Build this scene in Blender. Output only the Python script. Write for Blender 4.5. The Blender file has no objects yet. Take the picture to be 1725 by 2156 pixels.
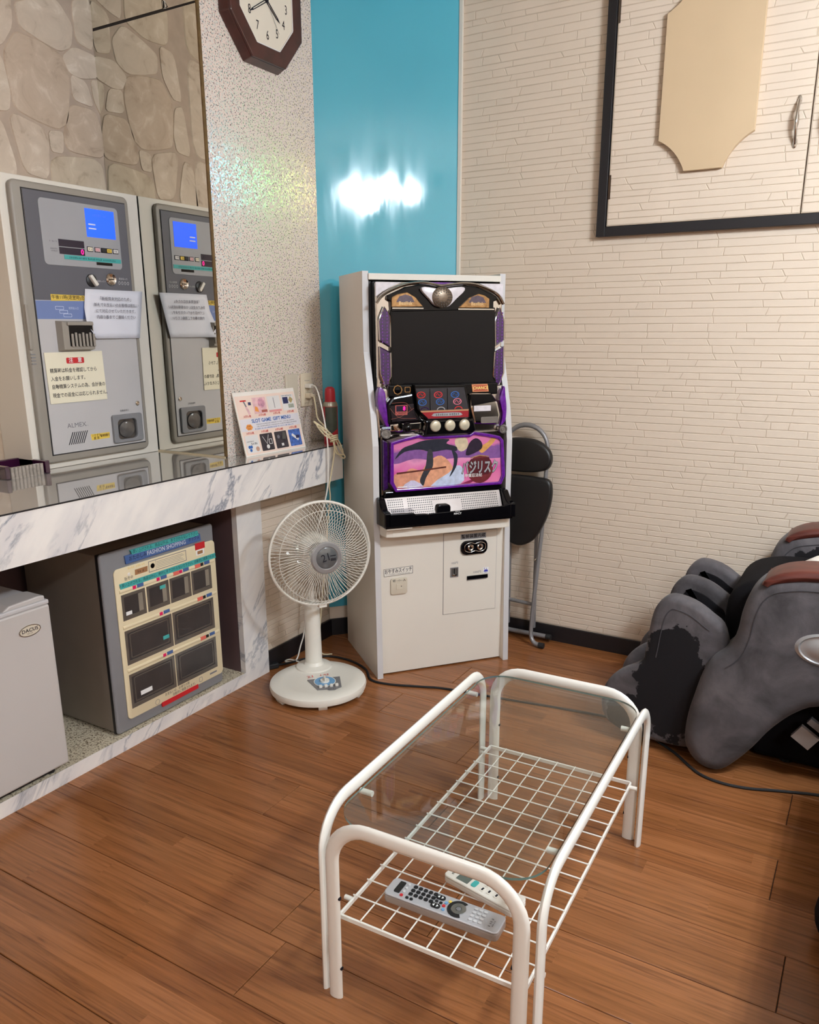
import bpy, bmesh, math, random
from mathutils import Vector, Matrix

random.seed(7)
SC = bpy.context.scene
COL = SC.collection
R = math.radians

# ------------------------------------------------------------------ camera
cam_data = bpy.data.cameras.new('camera')
cam = bpy.data.objects.new('camera', cam_data)
COL.objects.link(cam)
YAW, PITCH, ROLL = 30.56429, 15.27528, -0.177212
cam.location = (0, 0, 1.35)
cam.rotation_mode = 'XYZ'
cam.matrix_world = (Matrix.Translation((0, 0, 1.35)) @ Matrix.Rotation(R(YAW), 4, 'Z')
                    @ Matrix.Rotation(R(90 - PITCH), 4, 'X') @ Matrix.Rotation(R(ROLL), 4, 'Z'))
cam_data.sensor_fit = 'VERTICAL'
cam_data.sensor_height = 24.0
cam_data.lens = 24.0 * 1670.417 / 2156
cam_data.shift_y = 72.0 / 2156
cam_data.clip_start = 0.02
SC.camera = cam

# ------------------------------------------------------------------ world, exposure
w = bpy.data.worlds.new('world'); SC.world = w
w.use_nodes = True
w.node_tree.nodes['Background'].inputs[0].default_value = (1.0, 0.95, 0.88, 1)
w.node_tree.nodes['Background'].inputs[1].default_value = 0.02
SC.view_settings.view_transform = 'Standard'
SC.view_settings.look = 'None'
SC.view_settings.gamma = 1.0
SC.view_settings.use_curve_mapping = False
SC.view_settings.exposure = 0.13
BULB = 560.0            # emission of each chandelier globe
FILL_LAMP = 84.0         # emission of the added fill lights in the rear of the room
SC.cycles.use_denoising = True
SC.cycles.max_bounces = 8
SC.cycles.sample_clamp_indirect = 3.0
SC.cycles.transparent_max_bounces = 12
SC.cycles.caustics_reflective = False
SC.cycles.caustics_refractive = False

# ------------------------------------------------------------------ helpers
def lin(c):
    o = []
    for v in c[:3]:
        v = v / 255.0
        o.append(v / 12.92 if v <= 0.04045 else ((v + 0.055) / 1.055) ** 2.4)
    return (o[0], o[1], o[2], 1.0)

def node(nt, typ, loc=(0, 0), **kw):
    n = nt.nodes.new(typ)
    for k, v in kw.items():
        if k.startswith('i_'):
            n.inputs[k[2:].replace('_', ' ')].default_value = v
        else:
            setattr(n, k, v)
    return n

def newmat(name):
    m = bpy.data.materials.new(name)
    m.use_nodes = True
    nt = m.node_tree
    return m, nt, nt.nodes['Principled BSDF'], nt.links

def ramp(nt, stops, interp='LINEAR'):
    r = nt.nodes.new('ShaderNodeValToRGB')
    cr = r.color_ramp; cr.interpolation = interp
    while len(cr.elements) < len(stops):
        cr.elements.new(0.5)
    for e, (p, c) in zip(cr.elements, stops):
        e.position = p; e.color = c if len(c) == 4 else (*c, 1)
    return r

def mat(name, col, rough=0.5, metal=0.0, var=0.06, vscale=8.0, bump=0.0, bscale=300.0, spec=0.5, coat=0.0, emit=None, es=0.0):
    """plain surface with a little procedural mottling and fine relief"""
    m, nt, b, L = newmat(name)
    c = lin(col)
    tc = node(nt, 'ShaderNodeTexCoord')
    nz = node(nt, 'ShaderNodeTexNoise', i_Scale=vscale, i_Detail=3.0)
    L.new(tc.outputs['Object'], nz.inputs['Vector'])
    d = tuple(max(0, v * (1 - var)) for v in c[:3]); h = tuple(min(1, v * (1 + var)) for v in c[:3])
    rp = ramp(nt, [(0.3, d), (0.7, h)])
    L.new(nz.outputs['Fac'], rp.inputs[0]); L.new(rp.outputs[0], b.inputs['Base Color'])
    b.inputs['Roughness'].default_value = rough
    b.inputs['Metallic'].default_value = metal
    b.inputs['Specular IOR Level'].default_value = spec
    if coat:
        b.inputs['Coat Weight'].default_value = coat
        b.inputs['Coat Roughness'].default_value = 0.05
    if bump:
        n2 = node(nt, 'ShaderNodeTexNoise', i_Scale=bscale, i_Detail=2.0)
        L.new(tc.outputs['Object'], n2.inputs['Vector'])
        bp = node(nt, 'ShaderNodeBump', i_Strength=bump, i_Distance=0.001)
        L.new(n2.outputs['Fac'], bp.inputs['Height']); L.new(bp.outputs[0], b.inputs['Normal'])
    if emit:
        b.inputs['Emission Color'].default_value = lin(emit)
        b.inputs['Emission Strength'].default_value = es
    return m

class MB:
    """collects shapes; build() links them as ONE mesh object"""
    def __init__(s, M=None):
        s.v = []; s.f = []; s.M = M or Matrix()
    def add(s, vs, fs):
        o = len(s.v)
        s.v += [tuple(s.M @ Vector(p)) for p in vs]
        s.f += [tuple(i + o for i in f) for f in fs]
        return s
    def box(s, x0, x1, y0, y1, z0, z1):
        return s.add([(x0, y0, z0), (x1, y0, z0), (x1, y1, z0), (x0, y1, z0), (x0, y0, z1), (x1, y0, z1), (x1, y1, z1), (x0, y1, z1)],
                     [(0, 3, 2, 1), (4, 5, 6, 7), (0, 1, 5, 4), (1, 2, 6, 5), (2, 3, 7, 6), (3, 0, 4, 7)])
    def prism(s, poly, y0, y1):
        """outline in (x, z), extruded from y0 (front) to y1"""
        n = len(poly)
        a = sum(poly[i][0] * poly[(i + 1) % n][1] - poly[(i + 1) % n][0] * poly[i][1] for i in range(n))
        if a < 0: poly = poly[::-1]
        vs = [(x, y0, z) for x, z in poly] + [(x, y1, z) for x, z in poly]
        fs = [tuple(range(n)), tuple(range(2 * n - 1, n - 1, -1))]
        fs += [(i, i + n, (i + 1) % n + n, (i + 1) % n) for i in range(n)]
        return s.add(vs, fs)
    def frustum(s, p0, y0, p1, y1):
        """outline p0 at y0 (front) joined to outline p1 at y1, same point count, ccw in (x, z)"""
        n = len(p0)
        vs = [(x, y0, z) for x, z in p0] + [(x, y1, z) for x, z in p1]
        fs = [tuple(range(n)), tuple(range(2 * n - 1, n - 1, -1))]
        fs += [(i, i + n, (i + 1) % n + n, (i + 1) % n) for i in range(n)]
        return s.add(vs, fs)
    def ring(s, outer, inner, y0, y1):
        """frame between two outlines with the same number of points"""
        n = len(outer)
        vs = [(x, y0, z) for x, z in outer] + [(x, y0, z) for x, z in inner] + [(x, y1, z) for x, z in outer] + [(x, y1, z) for x, z in inner]
        fs = []
        for i in range(n):
            j = (i + 1) % n
            fs += [(i, j, n + j, n + i), (2 * n + i, 3 * n + i, 3 * n + j, 2 * n + j), (i, 2 * n + i, 2 * n + j, j), (n + i, n + j, 3 * n + j, 3 * n + i)]
        return s.add(vs, fs)
    def cyl(s, c, r, h, axis='z', n=20, r2=None):
        r2 = r if r2 is None else r2
        vs = []
        for k, (rr, t) in enumerate(((r, 0), (r2, h))):
            for i in range(n):
                a = 2 * math.pi * i / n
                p, q = rr * math.cos(a), rr * math.sin(a)
                if axis == 'z': vs.append((c[0] + p, c[1] + q, c[2] + t))
                elif axis == 'y': vs.append((c[0] + p, c[1] + t, c[2] + q))
                else: vs.append((c[0] + t, c[1] + p, c[2] + q))
        fs = [tuple(range(n - 1, -1, -1)), tuple(range(n, 2 * n))] + [(i, (i + 1) % n, n + (i + 1) % n, n + i) for i in range(n)]
        return s.add(vs, fs)
    def lathe(s, prof, c=(0, 0, 0), n=32, axis='z', sx=1.0, sz=1.0):
        """profile of (radius, height) turned round an axis; axis 'y' points the height to -y (towards the viewer)"""
        vs = []
        for r, h in prof:
            for i in range(n):
                a = 2 * math.pi * i / n
                p, q = r * math.cos(a), r * math.sin(a)
                if axis == 'z': vs.append((c[0] + p * sx, c[1] + q * sz, c[2] + h))
                else: vs.append((c[0] + p * sx, c[1] - h, c[2] + q * sz))
        m = len(prof)
        fs = [(k * n + i, k * n + (i + 1) % n, (k + 1) * n + (i + 1) % n, (k + 1) * n + i) for k in range(m - 1) for i in range(n)]
        if prof[0][0] > 1e-6: fs.append(tuple(range(n - 1, -1, -1)))
        if prof[-1][0] > 1e-6: fs.append(tuple(range((m - 1) * n, m * n)))
        return s.add(vs, fs)
    def tube(s, pts, r=0.005, n=8, closed=False, rb=None, up=None):
        """round tube along points; rb = second half-axis of an oval section, up = direction of the first half-axis"""
        P = [Vector(p) for p in pts]; m = len(P)
        rb = r if rb is None else rb
        T = []
        for i in range(m):
            a = P[(i - 1) % m] if (closed or i > 0) else P[i]
            b = P[(i + 1) % m] if (closed or i < m - 1) else P[i]
            T.append((b - a).normalized())
        if up is not None: N = [Vector(up).normalized()] * m
        else:
            t = T[0]
            n0 = t.cross(Vector((0, 0, 1)))
            if n0.length < 0.1: n0 = t.cross(Vector((1, 0, 0)))
            n0.normalize(); N = [n0]
            for i in range(1, m):
                v = N[-1] - T[i] * N[-1].dot(T[i]); v.normalize(); N.append(v)
        vs = []
        for i in range(m):
            nn = (N[i] - T[i] * N[i].dot(T[i])).normalized()
            bb = T[i].cross(nn)
            for k in range(n):
                a = 2 * math.pi * k / n
                vs.append(tuple(P[i] + nn * (r * math.cos(a)) + bb * (rb * math.sin(a))))
        fs = []
        for i in range(m if closed else m - 1):
            j = (i + 1) % m
            fs += [(i * n + k, i * n + (k + 1) % n, j * n + (k + 1) % n, j * n + k) for k in range(n)]
        if not closed: fs += [tuple(range(n - 1, -1, -1)), tuple(range((m - 1) * n, m * n))]
        return s.add(vs, fs)
    def sphere(s, c, r, n=16, m=10, sx=1, sy=1, sz=1):
        vs = [(c[0], c[1], c[2] - r * sz)]
        for j in range(1, m):
            t = math.pi * j / m - math.pi / 2
            for i in range(n):
                a = 2 * math.pi * i / n
                vs.append((c[0] + r * sx * math.cos(t) * math.cos(a), c[1] + r * sy * math.cos(t) * math.sin(a), c[2] + r * sz * math.sin(t)))
        vs.append((c[0], c[1], c[2] + r * sz))
        fs = [(0, 1 + (i + 1) % n, 1 + i) for i in range(n)]
        for j in range(m - 2):
            fs += [(1 + j * n + i, 1 + j * n + (i + 1) % n, 1 + (j + 1) * n + (i + 1) % n, 1 + (j + 1) * n + i) for i in range(n)]
        l = len(vs) - 1
        fs += [(l, 1 + (m - 2) * n + i, 1 + (m - 2) * n + (i + 1) % n) for i in range(n)]
        return s.add(vs, fs)
    def text(s, body, h, x, z, y=-0.0006, align='CENTER', ws=1.0, rot=0.0, bold=0.0):
        """flat lettering in the x-z plane, capital height about h"""
        c = bpy.data.curves.new('lettering', 'FONT')
        c.body = body; c.size = h / 0.72; c.resolution_u = 2; c.align_x = align; c.align_y = 'CENTER'; c.offset = bold * h
        o = bpy.data.objects.new('lettering', c); COL.objects.link(o)
        dg = bpy.context.evaluated_depsgraph_get()
        me = bpy.data.meshes.new_from_object(o.evaluated_get(dg))
        ca, sa = math.cos(rot), math.sin(rot)
        vs = [(x + (p.co.x * ws) * ca - p.co.y * sa, y, z + (p.co.x * ws) * sa + p.co.y * ca) for p in me.vertices]
        s.add(vs, [tuple(p.vertices) for p in me.polygons])
        bpy.data.objects.remove(o); bpy.data.curves.remove(c); bpy.data.meshes.remove(me)
        return s
    def scribble(s, x0, x1, z, h, y=-0.0006):
        """row of tiny print too small to read"""
        rnd = random.Random(int((x0 * 7 + z * 13) * 1e4)); t = h * 0.13
        x = x0
        while x < x1 - h * 0.7:
            w_ = h * rnd.uniform(0.55, 0.9)
            for k in range(rnd.choice((2, 3))):
                zz = z - h / 2 + h * (k + 0.5) / 3 + rnd.uniform(-.08, .08) * h
                s.box(x + rnd.uniform(0, .2) * w_, x + w_ * rnd.uniform(.75, 1), y - 0.0001, y + 0.0001, zz - t / 2, zz + t / 2)
            xx = x + w_ * rnd.uniform(.25, .7); s.box(xx, xx + t, y - 0.0001, y + 0.0001, z - h * .45, z + h * .45)
            x += h * rnd.choice((1.0, 1.0, 1.0, 1.5))
        return s
    def mesh(s, name, m, smooth=False, bevel=0.0, seg=2, ang=35):
        me = bpy.data.meshes.new(name)
        me.from_pydata(s.v, [], s.f)
        if bevel or smooth:
            bm = bmesh.new(); bm.from_mesh(me)
            if bevel:
                es = [e for e in bm.edges if len(e.link_faces) == 2 and e.calc_face_angle(0) > R(ang)]
                bmesh.ops.bevel(bm, geom=es, offset=bevel, segments=seg, profile=0.5, affect='EDGES', clamp_overlap=True)
            if smooth:
                for f in bm.faces: f.smooth = True
                for e in bm.edges:
                    if len(e.link_faces) == 2 and e.calc_face_angle(0) > R(40): e.smooth = False
            bm.to_mesh(me); bm.free()
        me.materials.append(m)
        me.update()
        return me
    def build(s, name, m, parent=None, smooth=False, bevel=0.0, seg=2, ang=35):
        o = bpy.data.objects.new(name, s.mesh(name, m, smooth, bevel, seg, ang))
        COL.objects.link(o)
        if parent: o.parent = parent
        return o

def thing(name, label, cat, loc=(0, 0, 0), rotz=0.0, group=None):
    o = bpy.data.objects.new(name, None); COL.objects.link(o)
    o.empty_display_size = 0.05
    o.location = loc; o.rotation_euler = (0, 0, R(rotz))
    o['label'] = label; o['category'] = cat
    if group: o['group'] = group
    return o
def tag(o, label, cat, group=None):
    o['label'] = label; o['category'] = cat
    if group: o['group'] = group
    return o
def struct(o, label=None):
    o['kind'] = 'structure'
    if label: o['label'] = label
    return o
def rect(x0, x1, z0, z1): return [(x0, z0), (x1, z0), (x1, z1), (x0, z1)]
def rrect(x0, x1, z0, z1, r, n=5):
    o = []
    for cx, cz, a0 in ((x1 - r, z0 + r, -90), (x1 - r, z1 - r, 0), (x0 + r, z1 - r, 90), (x0 + r, z0 + r, 180)):
        for i in range(n + 1):
            a = R(a0 + 90 * i / n); o.append((cx + r * math.cos(a), cz + r * math.sin(a)))
    return o
def circ(x, z, r, n=24, sx=1.0): return [(x + r * sx * math.cos(2 * math.pi * i / n), z + r * math.sin(2 * math.pi * i / n)) for i in range(n)]
def smooth_poly(p, k=4):
    """closed Catmull-Rom curve through the points"""
    o = []; n = len(p)
    for i in range(n):
        a, b, c, d = (Vector(p[(i + j) % n]) for j in (-1, 0, 1, 2))
        for t in range(k):
            t = t / k
            q = 0.5 * ((2 * b) + (c - a) * t + (2 * a - 5 * b + 4 * c - d) * t * t + (3 * b - a - 3 * c + d) * t ** 3)
            o.append(tuple(q))
    return o
def chaikin(p, it=2, c=0.25):
    for _ in range(it):
        o = []
        for i in range(len(p)):
            a, b = Vector(p[i]), Vector(p[(i + 1) % len(p)])
            o += [tuple(a + (b - a) * c), tuple(b - (b - a) * c)]
        p = o
    return p
def smooth_path(p, k=5):
    o = []; n = len(p)
    for i in range(n - 1):
        a, b, c, d = (Vector(p[min(max(i + j, 0), n - 1)]) for j in (-1, 0, 1, 2))
        for t in range(k):
            t = t / k
            o.append(tuple(0.5 * ((2 * b) + (c - a) * t + (2 * a - 5 * b + 4 * c - d) * t * t + (3 * b - a - 3 * c + d) * t ** 3)))
    o.append(tuple(p[-1]))
    return o
def inset(p, d):
    n = len(p); o = []
    a = sum(p[i][0] * p[(i + 1) % n][1] - p[(i + 1) % n][0] * p[i][1] for i in range(n))
    s = 1 if a > 0 else -1
    for i in range(n):
        q0, q1, q2 = Vector(p[i - 1]), Vector(p[i]), Vector(p[(i + 1) % n])
        e1 = (q1 - q0).normalized(); e2 = (q2 - q1).normalized()
        n1 = Vector((-e1.y, e1.x)); n2 = Vector((-e2.y, e2.x))
        m = n1 + n2
        if m.length < 1e-6: m = n1
        m.normalize(); k = max(0.4, m.dot(n1))
        o.append(tuple(q1 + m * (s * d / k)))
    return o
def puffy(mb, p, y0, y1, r, seg=4):
    """outline (x, z) extruded y0..y1 with rounded rims"""
    n = len(p)
    a = sum(p[i][0] * p[(i + 1) % n][1] - p[(i + 1) % n][0] * p[i][1] for i in range(n))
    if a < 0: p = p[::-1]
    rings = []
    for k in range(seg + 1):
        t = math.pi / 2 * k / seg
        rings.append((inset(p, r * (1 - math.sin(t))), y0 + r * (1 - math.cos(t))))
    for k in range(seg, -1, -1):
        t = math.pi / 2 * k / seg
        rings.append((inset(p, r * (1 - math.sin(t))), y1 - r * (1 - math.cos(t))))
    vs = []
    for q, y in rings: vs += [(x, y, z) for x, z in q]
    m = len(rings); fs = [tuple(range(n)), tuple(range(m * n - 1, (m - 1) * n - 1, -1))]
    for k in range(m - 1):
        fs += [(k * n + i, (k + 1) * n + i, (k + 1) * n + (i + 1) % n, k * n + (i + 1) % n) for i in range(n)]
    mb.add(vs, fs)
    return mb
def copy_tree(o, parent=None):
    c = o.copy(); COL.objects.link(c); c.parent = parent
    for ch in list(o.children): copy_tree(ch, c)
    return c
# ------------------------------------------------------------------ materials
WALLC = (219, 202, 184)
m_wall = mat('cream_wallpaper', WALLC, 0.75, var=0.03, vscale=3, bump=0.25, bscale=420, spec=0.25)
m_slab = mat('cream_embossed_slab', (219, 202, 184), 0.72, var=0.03, vscale=6, bump=0.3, bscale=300, spec=0.25)
m_joint = mat('wallpaper_joint', (194, 177, 158), 0.85, var=0.04, spec=0.1)
m_ceil = mat('ceiling_paint', (225, 216, 202), 0.9, var=0.02, spec=0.1)
m_black = mat('black_paint', (22, 20, 24), 0.45, var=0.1)
m_blackp = mat('black_gloss_plastic', (9, 8, 11), 0.12, var=0.1, spec=0.22)
m_blackm = mat('black_matte_plastic', (20, 20, 22), 0.5, var=0.1)
m_white = mat('white_laminate', (226, 219, 208), 0.4, var=0.02, vscale=4)
m_whitepl = mat('white_plastic', (232, 227, 218), 0.35, var=0.02)
m_edge = mat('grey_edge_band', (205, 203, 204), 0.4, var=0.03)
m_metal = mat('white_enamel_tube', (236, 232, 224), 0.25, var=0.02, spec=0.6)
m_chrome = mat('chrome', (200, 196, 192), 0.09, 1.0, var=0.05)
m_chromed = mat('smoked_chrome', (120, 112, 108), 0.14, 1.0, var=0.1)
m_steel = mat('brushed_steel', (185, 182, 180), 0.28, 1.0, var=0.06, vscale=40)
m_greytube = mat('grey_painted_tube', (138, 136, 138), 0.38, 0.35, var=0.05)
m_purple = mat('purple_translucent_plastic', (98, 28, 140), 0.18, var=0.25, vscale=60, coat=0.5)
m_purpled = mat('dark_purple_lens', (52, 18, 78), 0.16, var=0.4, vscale=120, coat=0.6)
m_ink = mat('dark_ink', (34, 32, 40), 0.7, var=0.05, spec=0.2)
m_inkb = mat('blue_ink', (52, 98, 168), 0.6, var=0.05, spec=0.2)
m_inkr = mat('red_ink', (196, 48, 46), 0.6, var=0.05, spec=0.2)
m_inkg = mat('grey_ink', (120, 118, 124), 0.6, var=0.05, spec=0.2)
m_inkw = mat('white_ink', (236, 236, 236), 0.6, var=0.02, spec=0.2)
m_paper = mat('white_paper', (226, 226, 236), 0.7, var=0.02, bump=0.2, bscale=60)
m_card = mat('cream_card', (236, 228, 204), 0.6, var=0.02)
m_greyframe = mat('taupe_grey_plastic', (150, 143, 134), 0.42, var=0.03)
m_greydoor = mat('light_grey_paint', (190, 187, 188), 0.42, var=0.03, vscale=5)
m_darkgrey = mat('slate_grey_print', (92, 92, 100), 0.42, var=0.03)
m_midgrey = mat('mid_grey_print', (160, 160, 164), 0.42, var=0.03)
m_blueband = mat('blue_print', (112, 130, 180), 0.5, var=0.05)
m_yellow = mat('yellow_label', (228, 196, 84), 0.5, var=0.04)
m_teal = mat('teal_tape', (70, 168, 166), 0.4, var=0.06)
m_bluesign = mat('blue_sign', (72, 100, 152), 0.4, var=0.05)
m_red = mat('red_print', (196, 36, 44), 0.45, var=0.05)
m_pinkled = mat('magenta_led', (255, 20, 140), 0.4, emit=(255, 20, 140), es=1.6)
m_lcd = mat('blue_lcd', (30, 80, 240), 0.3, emit=(28, 92, 255), es=0.85, var=0.1)
m_display = mat('dark_display', (34, 26, 46), 0.2, var=0.1)
m_cream = mat('cream_plastic', (228, 214, 180), 0.42, var=0.03)
m_boxgrey = mat('grey_plastic', (128, 128, 132), 0.4, var=0.04)
m_boxside = mat('taupe_metal_side', (134, 124, 114), 0.5, var=0.04)
m_smoke = mat('smoky_clear_plastic', (92, 86, 80), 0.12, var=0.12, vscale=14, coat=0.4)
m_smoked = mat('dark_cell', (58, 54, 54), 0.3, var=0.15, vscale=14)
m_fridge = mat('fridge_enamel', (190, 185, 182), 0.38, var=0.02, vscale=3, bump=0.1, bscale=200)
m_niche = mat('dark_plum_panel', (92, 72, 74), 0.55, var=0.08, vscale=6)
m_gold = mat('dull_gold', (150, 112, 70), 0.3, 0.6, var=0.35, vscale=70)
m_wood = None
m_lightplug = mat('ivory_plastic', (222, 208, 184), 0.45, var=0.02)
m_switch = mat('ivory_plate', (206, 196, 178), 0.45, var=0.02)
m_cord = mat('ivory_cord', (216, 202, 168), 0.5, var=0.04)
m_canred = mat('can_red', (176, 30, 44), 0.35, var=0.1)
m_cansil = mat('can_silver', (170, 165, 150), 0.3, 0.7, var=0.1)
m_cansage = mat('can_dark_print', (64, 72, 62), 0.35, var=0.2, vscale=60)
m_brownwood = mat('clock_mahogany', (66, 32, 28), 0.3, var=0.3, vscale=20, coat=0.4)
m_face = mat('clock_face', (222, 212, 196), 0.6, var=0.02)
m_oct = mat('tan_panel', (204, 178, 144), 0.6, var=0.04, vscale=4)
m_blackvinyl = mat('black_vinyl', (20, 19, 21), 0.42, var=0.15, bump=0.25, bscale=500)
m_seam = mat('seam_thread', (60, 58, 62), 0.7, var=0.1)
m_fabdark = mat('black_fabric', (17, 15, 18), 0.9, var=0.2, bump=0.4, bscale=250, spec=0.15)
m_purpleglass = mat('purple_cut_glass', (52, 18, 44), 0.06, var=0.2, coat=0.8)
m_clearglass = mat('clear_cut_glass', (150, 142, 134), 0.05, var=0.25, vscale=60, coat=0.8)
m_peach = mat('peach_print', (238, 214, 200), 0.6, var=0.03)
m_pink = mat('pink_print', (226, 184, 188), 0.6, var=0.15, vscale=50)
m_palegrey = mat('pale_print', (226, 222, 220), 0.6, var=0.05)
m_orange = mat('orange_print', (232, 152, 74), 0.6, var=0.05)
m_navy = mat('navy_print', (38, 42, 86), 0.6, var=0.1)
m_royal = mat('blue_photo_print', (70, 104, 176), 0.6, var=0.5, vscale=90)
m_photo = mat('dark_photo_print', (52, 46, 52), 0.5, var=0.3, vscale=30)
m_remote = mat('silver_remote', (188, 186, 190), 0.38, 0.25, var=0.03)
m_rembase = mat('remote_grey_base', (150, 136, 128), 0.3, var=0.05)
m_acw = mat('remote_white', (224, 217, 208), 0.4, var=0.02)
m_acs = mat('lcd_grey', (98, 106, 100), 0.3, var=0.1)
m_btnw = mat('button_light', (205, 203, 205), 0.4, var=0.04)
m_fanw = mat('fan_white', (230, 226, 216), 0.33, var=0.02)
m_silver = mat('silver_plastic', (170, 170, 172), 0.3, 0.5, var=0.05)
m_fanlens = mat('fan_hub_lens', (92, 94, 96), 0.15, var=0.15, coat=0.5)
m_panelgrey = mat('fan_panel_grey', (118, 116, 118), 0.4, var=0.04)
m_skyblue = mat('sky_blue_print', (108, 158, 200), 0.4, var=0.06)
m_greybtn = mat('pale_button', (224, 222, 216), 0.35, var=0.02)
m_rubber = mat('black_rubber', (20, 20, 22), 0.7, var=0.1)
m_brown = mat('brown_label', (156, 112, 76), 0.5, var=0.08)
m_screen = mat('dark_screen', (13, 13, 17), 0.06, var=0.1, spec=0.2)
m_reel = mat('reel_strip', (44, 42, 48), 0.3, var=0.15, vscale=40)
m_lamp = mat('frosted_lens', (222, 216, 222), 0.25, var=0.1, vscale=60)
m_mesh = mat('speaker_grille', (112, 98, 84), 0.35, 0.7, var=0.2, vscale=80)

def mat_emit(name, col, s):
    m, nt, b, L = newmat(name)
    e = node(nt, 'ShaderNodeEmission', i_Color=col, i_Strength=s)
    tc = node(nt, 'ShaderNodeTexCoord'); nz = node(nt, 'ShaderNodeTexNoise', i_Scale=20.0)
    L.new(tc.outputs['Object'], nz.inputs['Vector'])
    L.new(e.outputs[0], nt.nodes['Material Output'].inputs[0])
    return m
m_globe = mat_emit('lit_globe', (0.885, 0.99, 1.08, 1), BULB)
m_fill = mat_emit('fill_diffuser', (0.90, 0.99, 1.07, 1), FILL_LAMP)  # glow of the added rear right fill light
m_filldim = mat_emit('dim_fill_diffuser', (0.90, 0.99, 1.07, 1), FILL_LAMP * 0.3)  # weaker glow of the added rear left fill light

def mat_floor():
    m, nt, b, L = newmat('oak_flooring')
    tc = node(nt, 'ShaderNodeTexCoord'); oi = node(nt, 'ShaderNodeObjectInfo')
    sp = node(nt, 'ShaderNodeSeparateXYZ'); L.new(tc.outputs['Object'], sp.inputs[0])
    # three strips across each board
    st = node(nt, 'ShaderNodeMath', operation='MULTIPLY'); st.inputs[1].default_value = 1 / 0.0588
    L.new(sp.outputs['Y'], st.inputs[0])
    ad = node(nt, 'ShaderNodeMath', operation='ADD'); ad.inputs[1].default_value = 50.5; L.new(st.outputs[0], ad.inputs[0])
    fl = node(nt, 'ShaderNodeMath', operation='FLOOR'); L.new(ad.outputs[0], fl.inputs[0])
    # staggered pieces along the strip
    wn0 = node(nt, 'ShaderNodeTexWhiteNoise', noise_dimensions='2D')
    cv0 = node(nt, 'ShaderNodeCombineXYZ'); L.new(fl.outputs[0], cv0.inputs[0]); L.new(oi.outputs['Random'], cv0.inputs[1]); L.new(cv0.outputs[0], wn0.inputs[0])
    sx = node(nt, 'ShaderNodeMath', operation='MULTIPLY_ADD'); sx.inputs[1].default_value = 0.95
    L.new(sp.outputs['X'], sx.inputs[0]); L.new(wn0.outputs['Value'], sx.inputs[2])
    fx = node(nt, 'ShaderNodeMath', operation='FLOOR'); L.new(sx.outputs[0], fx.inputs[0])
    cv = node(nt, 'ShaderNodeCombineXYZ'); L.new(fl.outputs[0], cv.inputs[0]); L.new(fx.outputs[0], cv.inputs[1]); L.new(oi.outputs['Random'], cv.inputs[2])
    wn = node(nt, 'ShaderNodeTexWhiteNoise', noise_dimensions='3D'); L.new(cv.outputs[0], wn.inputs[0])
    # grain
    off = node(nt, 'ShaderNodeVectorMath', operation='MULTIPLY_ADD'); off.inputs[1].default_value = (1, 1, 1)
    sc_ = node(nt, 'ShaderNodeVectorMath', operation='SCALE'); sc_.inputs['Scale'].default_value = 37.0
    L.new(wn.outputs['Color'], sc_.inputs[0])
    L.new(tc.outputs['Object'], off.inputs[0]); L.new(sc_.outputs[0], off.inputs[2])
    mp = node(nt, 'ShaderNodeMapping'); mp.inputs['Scale'].default_value = (2.2, 52, 1); L.new(off.outputs[0], mp.inputs[0])
    g1 = node(nt, 'ShaderNodeTexNoise', i_Scale=1.6, i_Detail=5.0, i_Roughness=0.6, i_Distortion=0.8); L.new(mp.outputs[0], g1.inputs['Vector'])
    mp2 = node(nt, 'ShaderNodeMapping'); mp2.inputs['Scale'].default_value = (4, 150, 1); L.new(off.outputs[0], mp2.inputs[0])
    g2 = node(nt, 'ShaderNodeTexNoise', i_Scale=1.0, i_Detail=3.0); L.new(mp2.outputs[0], g2.inputs['Vector'])
    tone = ramp(nt, [(0.0, lin((132, 82, 46))), (0.35, lin((146, 93, 54))), (0.7, lin((154, 99, 60))), (1.0, lin((138, 85, 47)))])
    L.new(wn.outputs['Value'], tone.inputs[0])
    gr = ramp(nt, [(0.3, (0.50, 0.46, 0.44)), (0.46, (0.90, 0.89, 0.88)), (0.72, (1.12, 1.12, 1.12))]); L.new(g1.outputs['Fac'], gr.inputs[0])
    gr2 = ramp(nt, [(0.3, (0.78, 0.76, 0.74)), (0.55, (1, 1, 1))]); L.new(g2.outputs['Fac'], gr2.inputs[0])
    m1 = node(nt, 'ShaderNodeMix', data_type='RGBA', blend_type='MULTIPLY'); m1.inputs[0].default_value = 1.0
    L.new(tone.outputs[0], m1.inputs[6]); L.new(gr.outputs[0], m1.inputs[7])
    m2 = node(nt, 'ShaderNodeMix', data_type='RGBA', blend_type='MULTIPLY'); m2.inputs[0].default_value = 0.8
    L.new(m1.outputs[2], m2.inputs[6]); L.new(gr2.outputs[0], m2.inputs[7])
    L.new(m2.outputs[2], b.inputs['Base Color'])
    b.inputs['Roughness'].default_value = 0.26
    b.inputs['Specular IOR Level'].default_value = 0.45
    return m
m_floor = mat_floor()
m_floorgap = mat('floor_joint', (30, 19, 13), 0.8, var=0.1)

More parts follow.
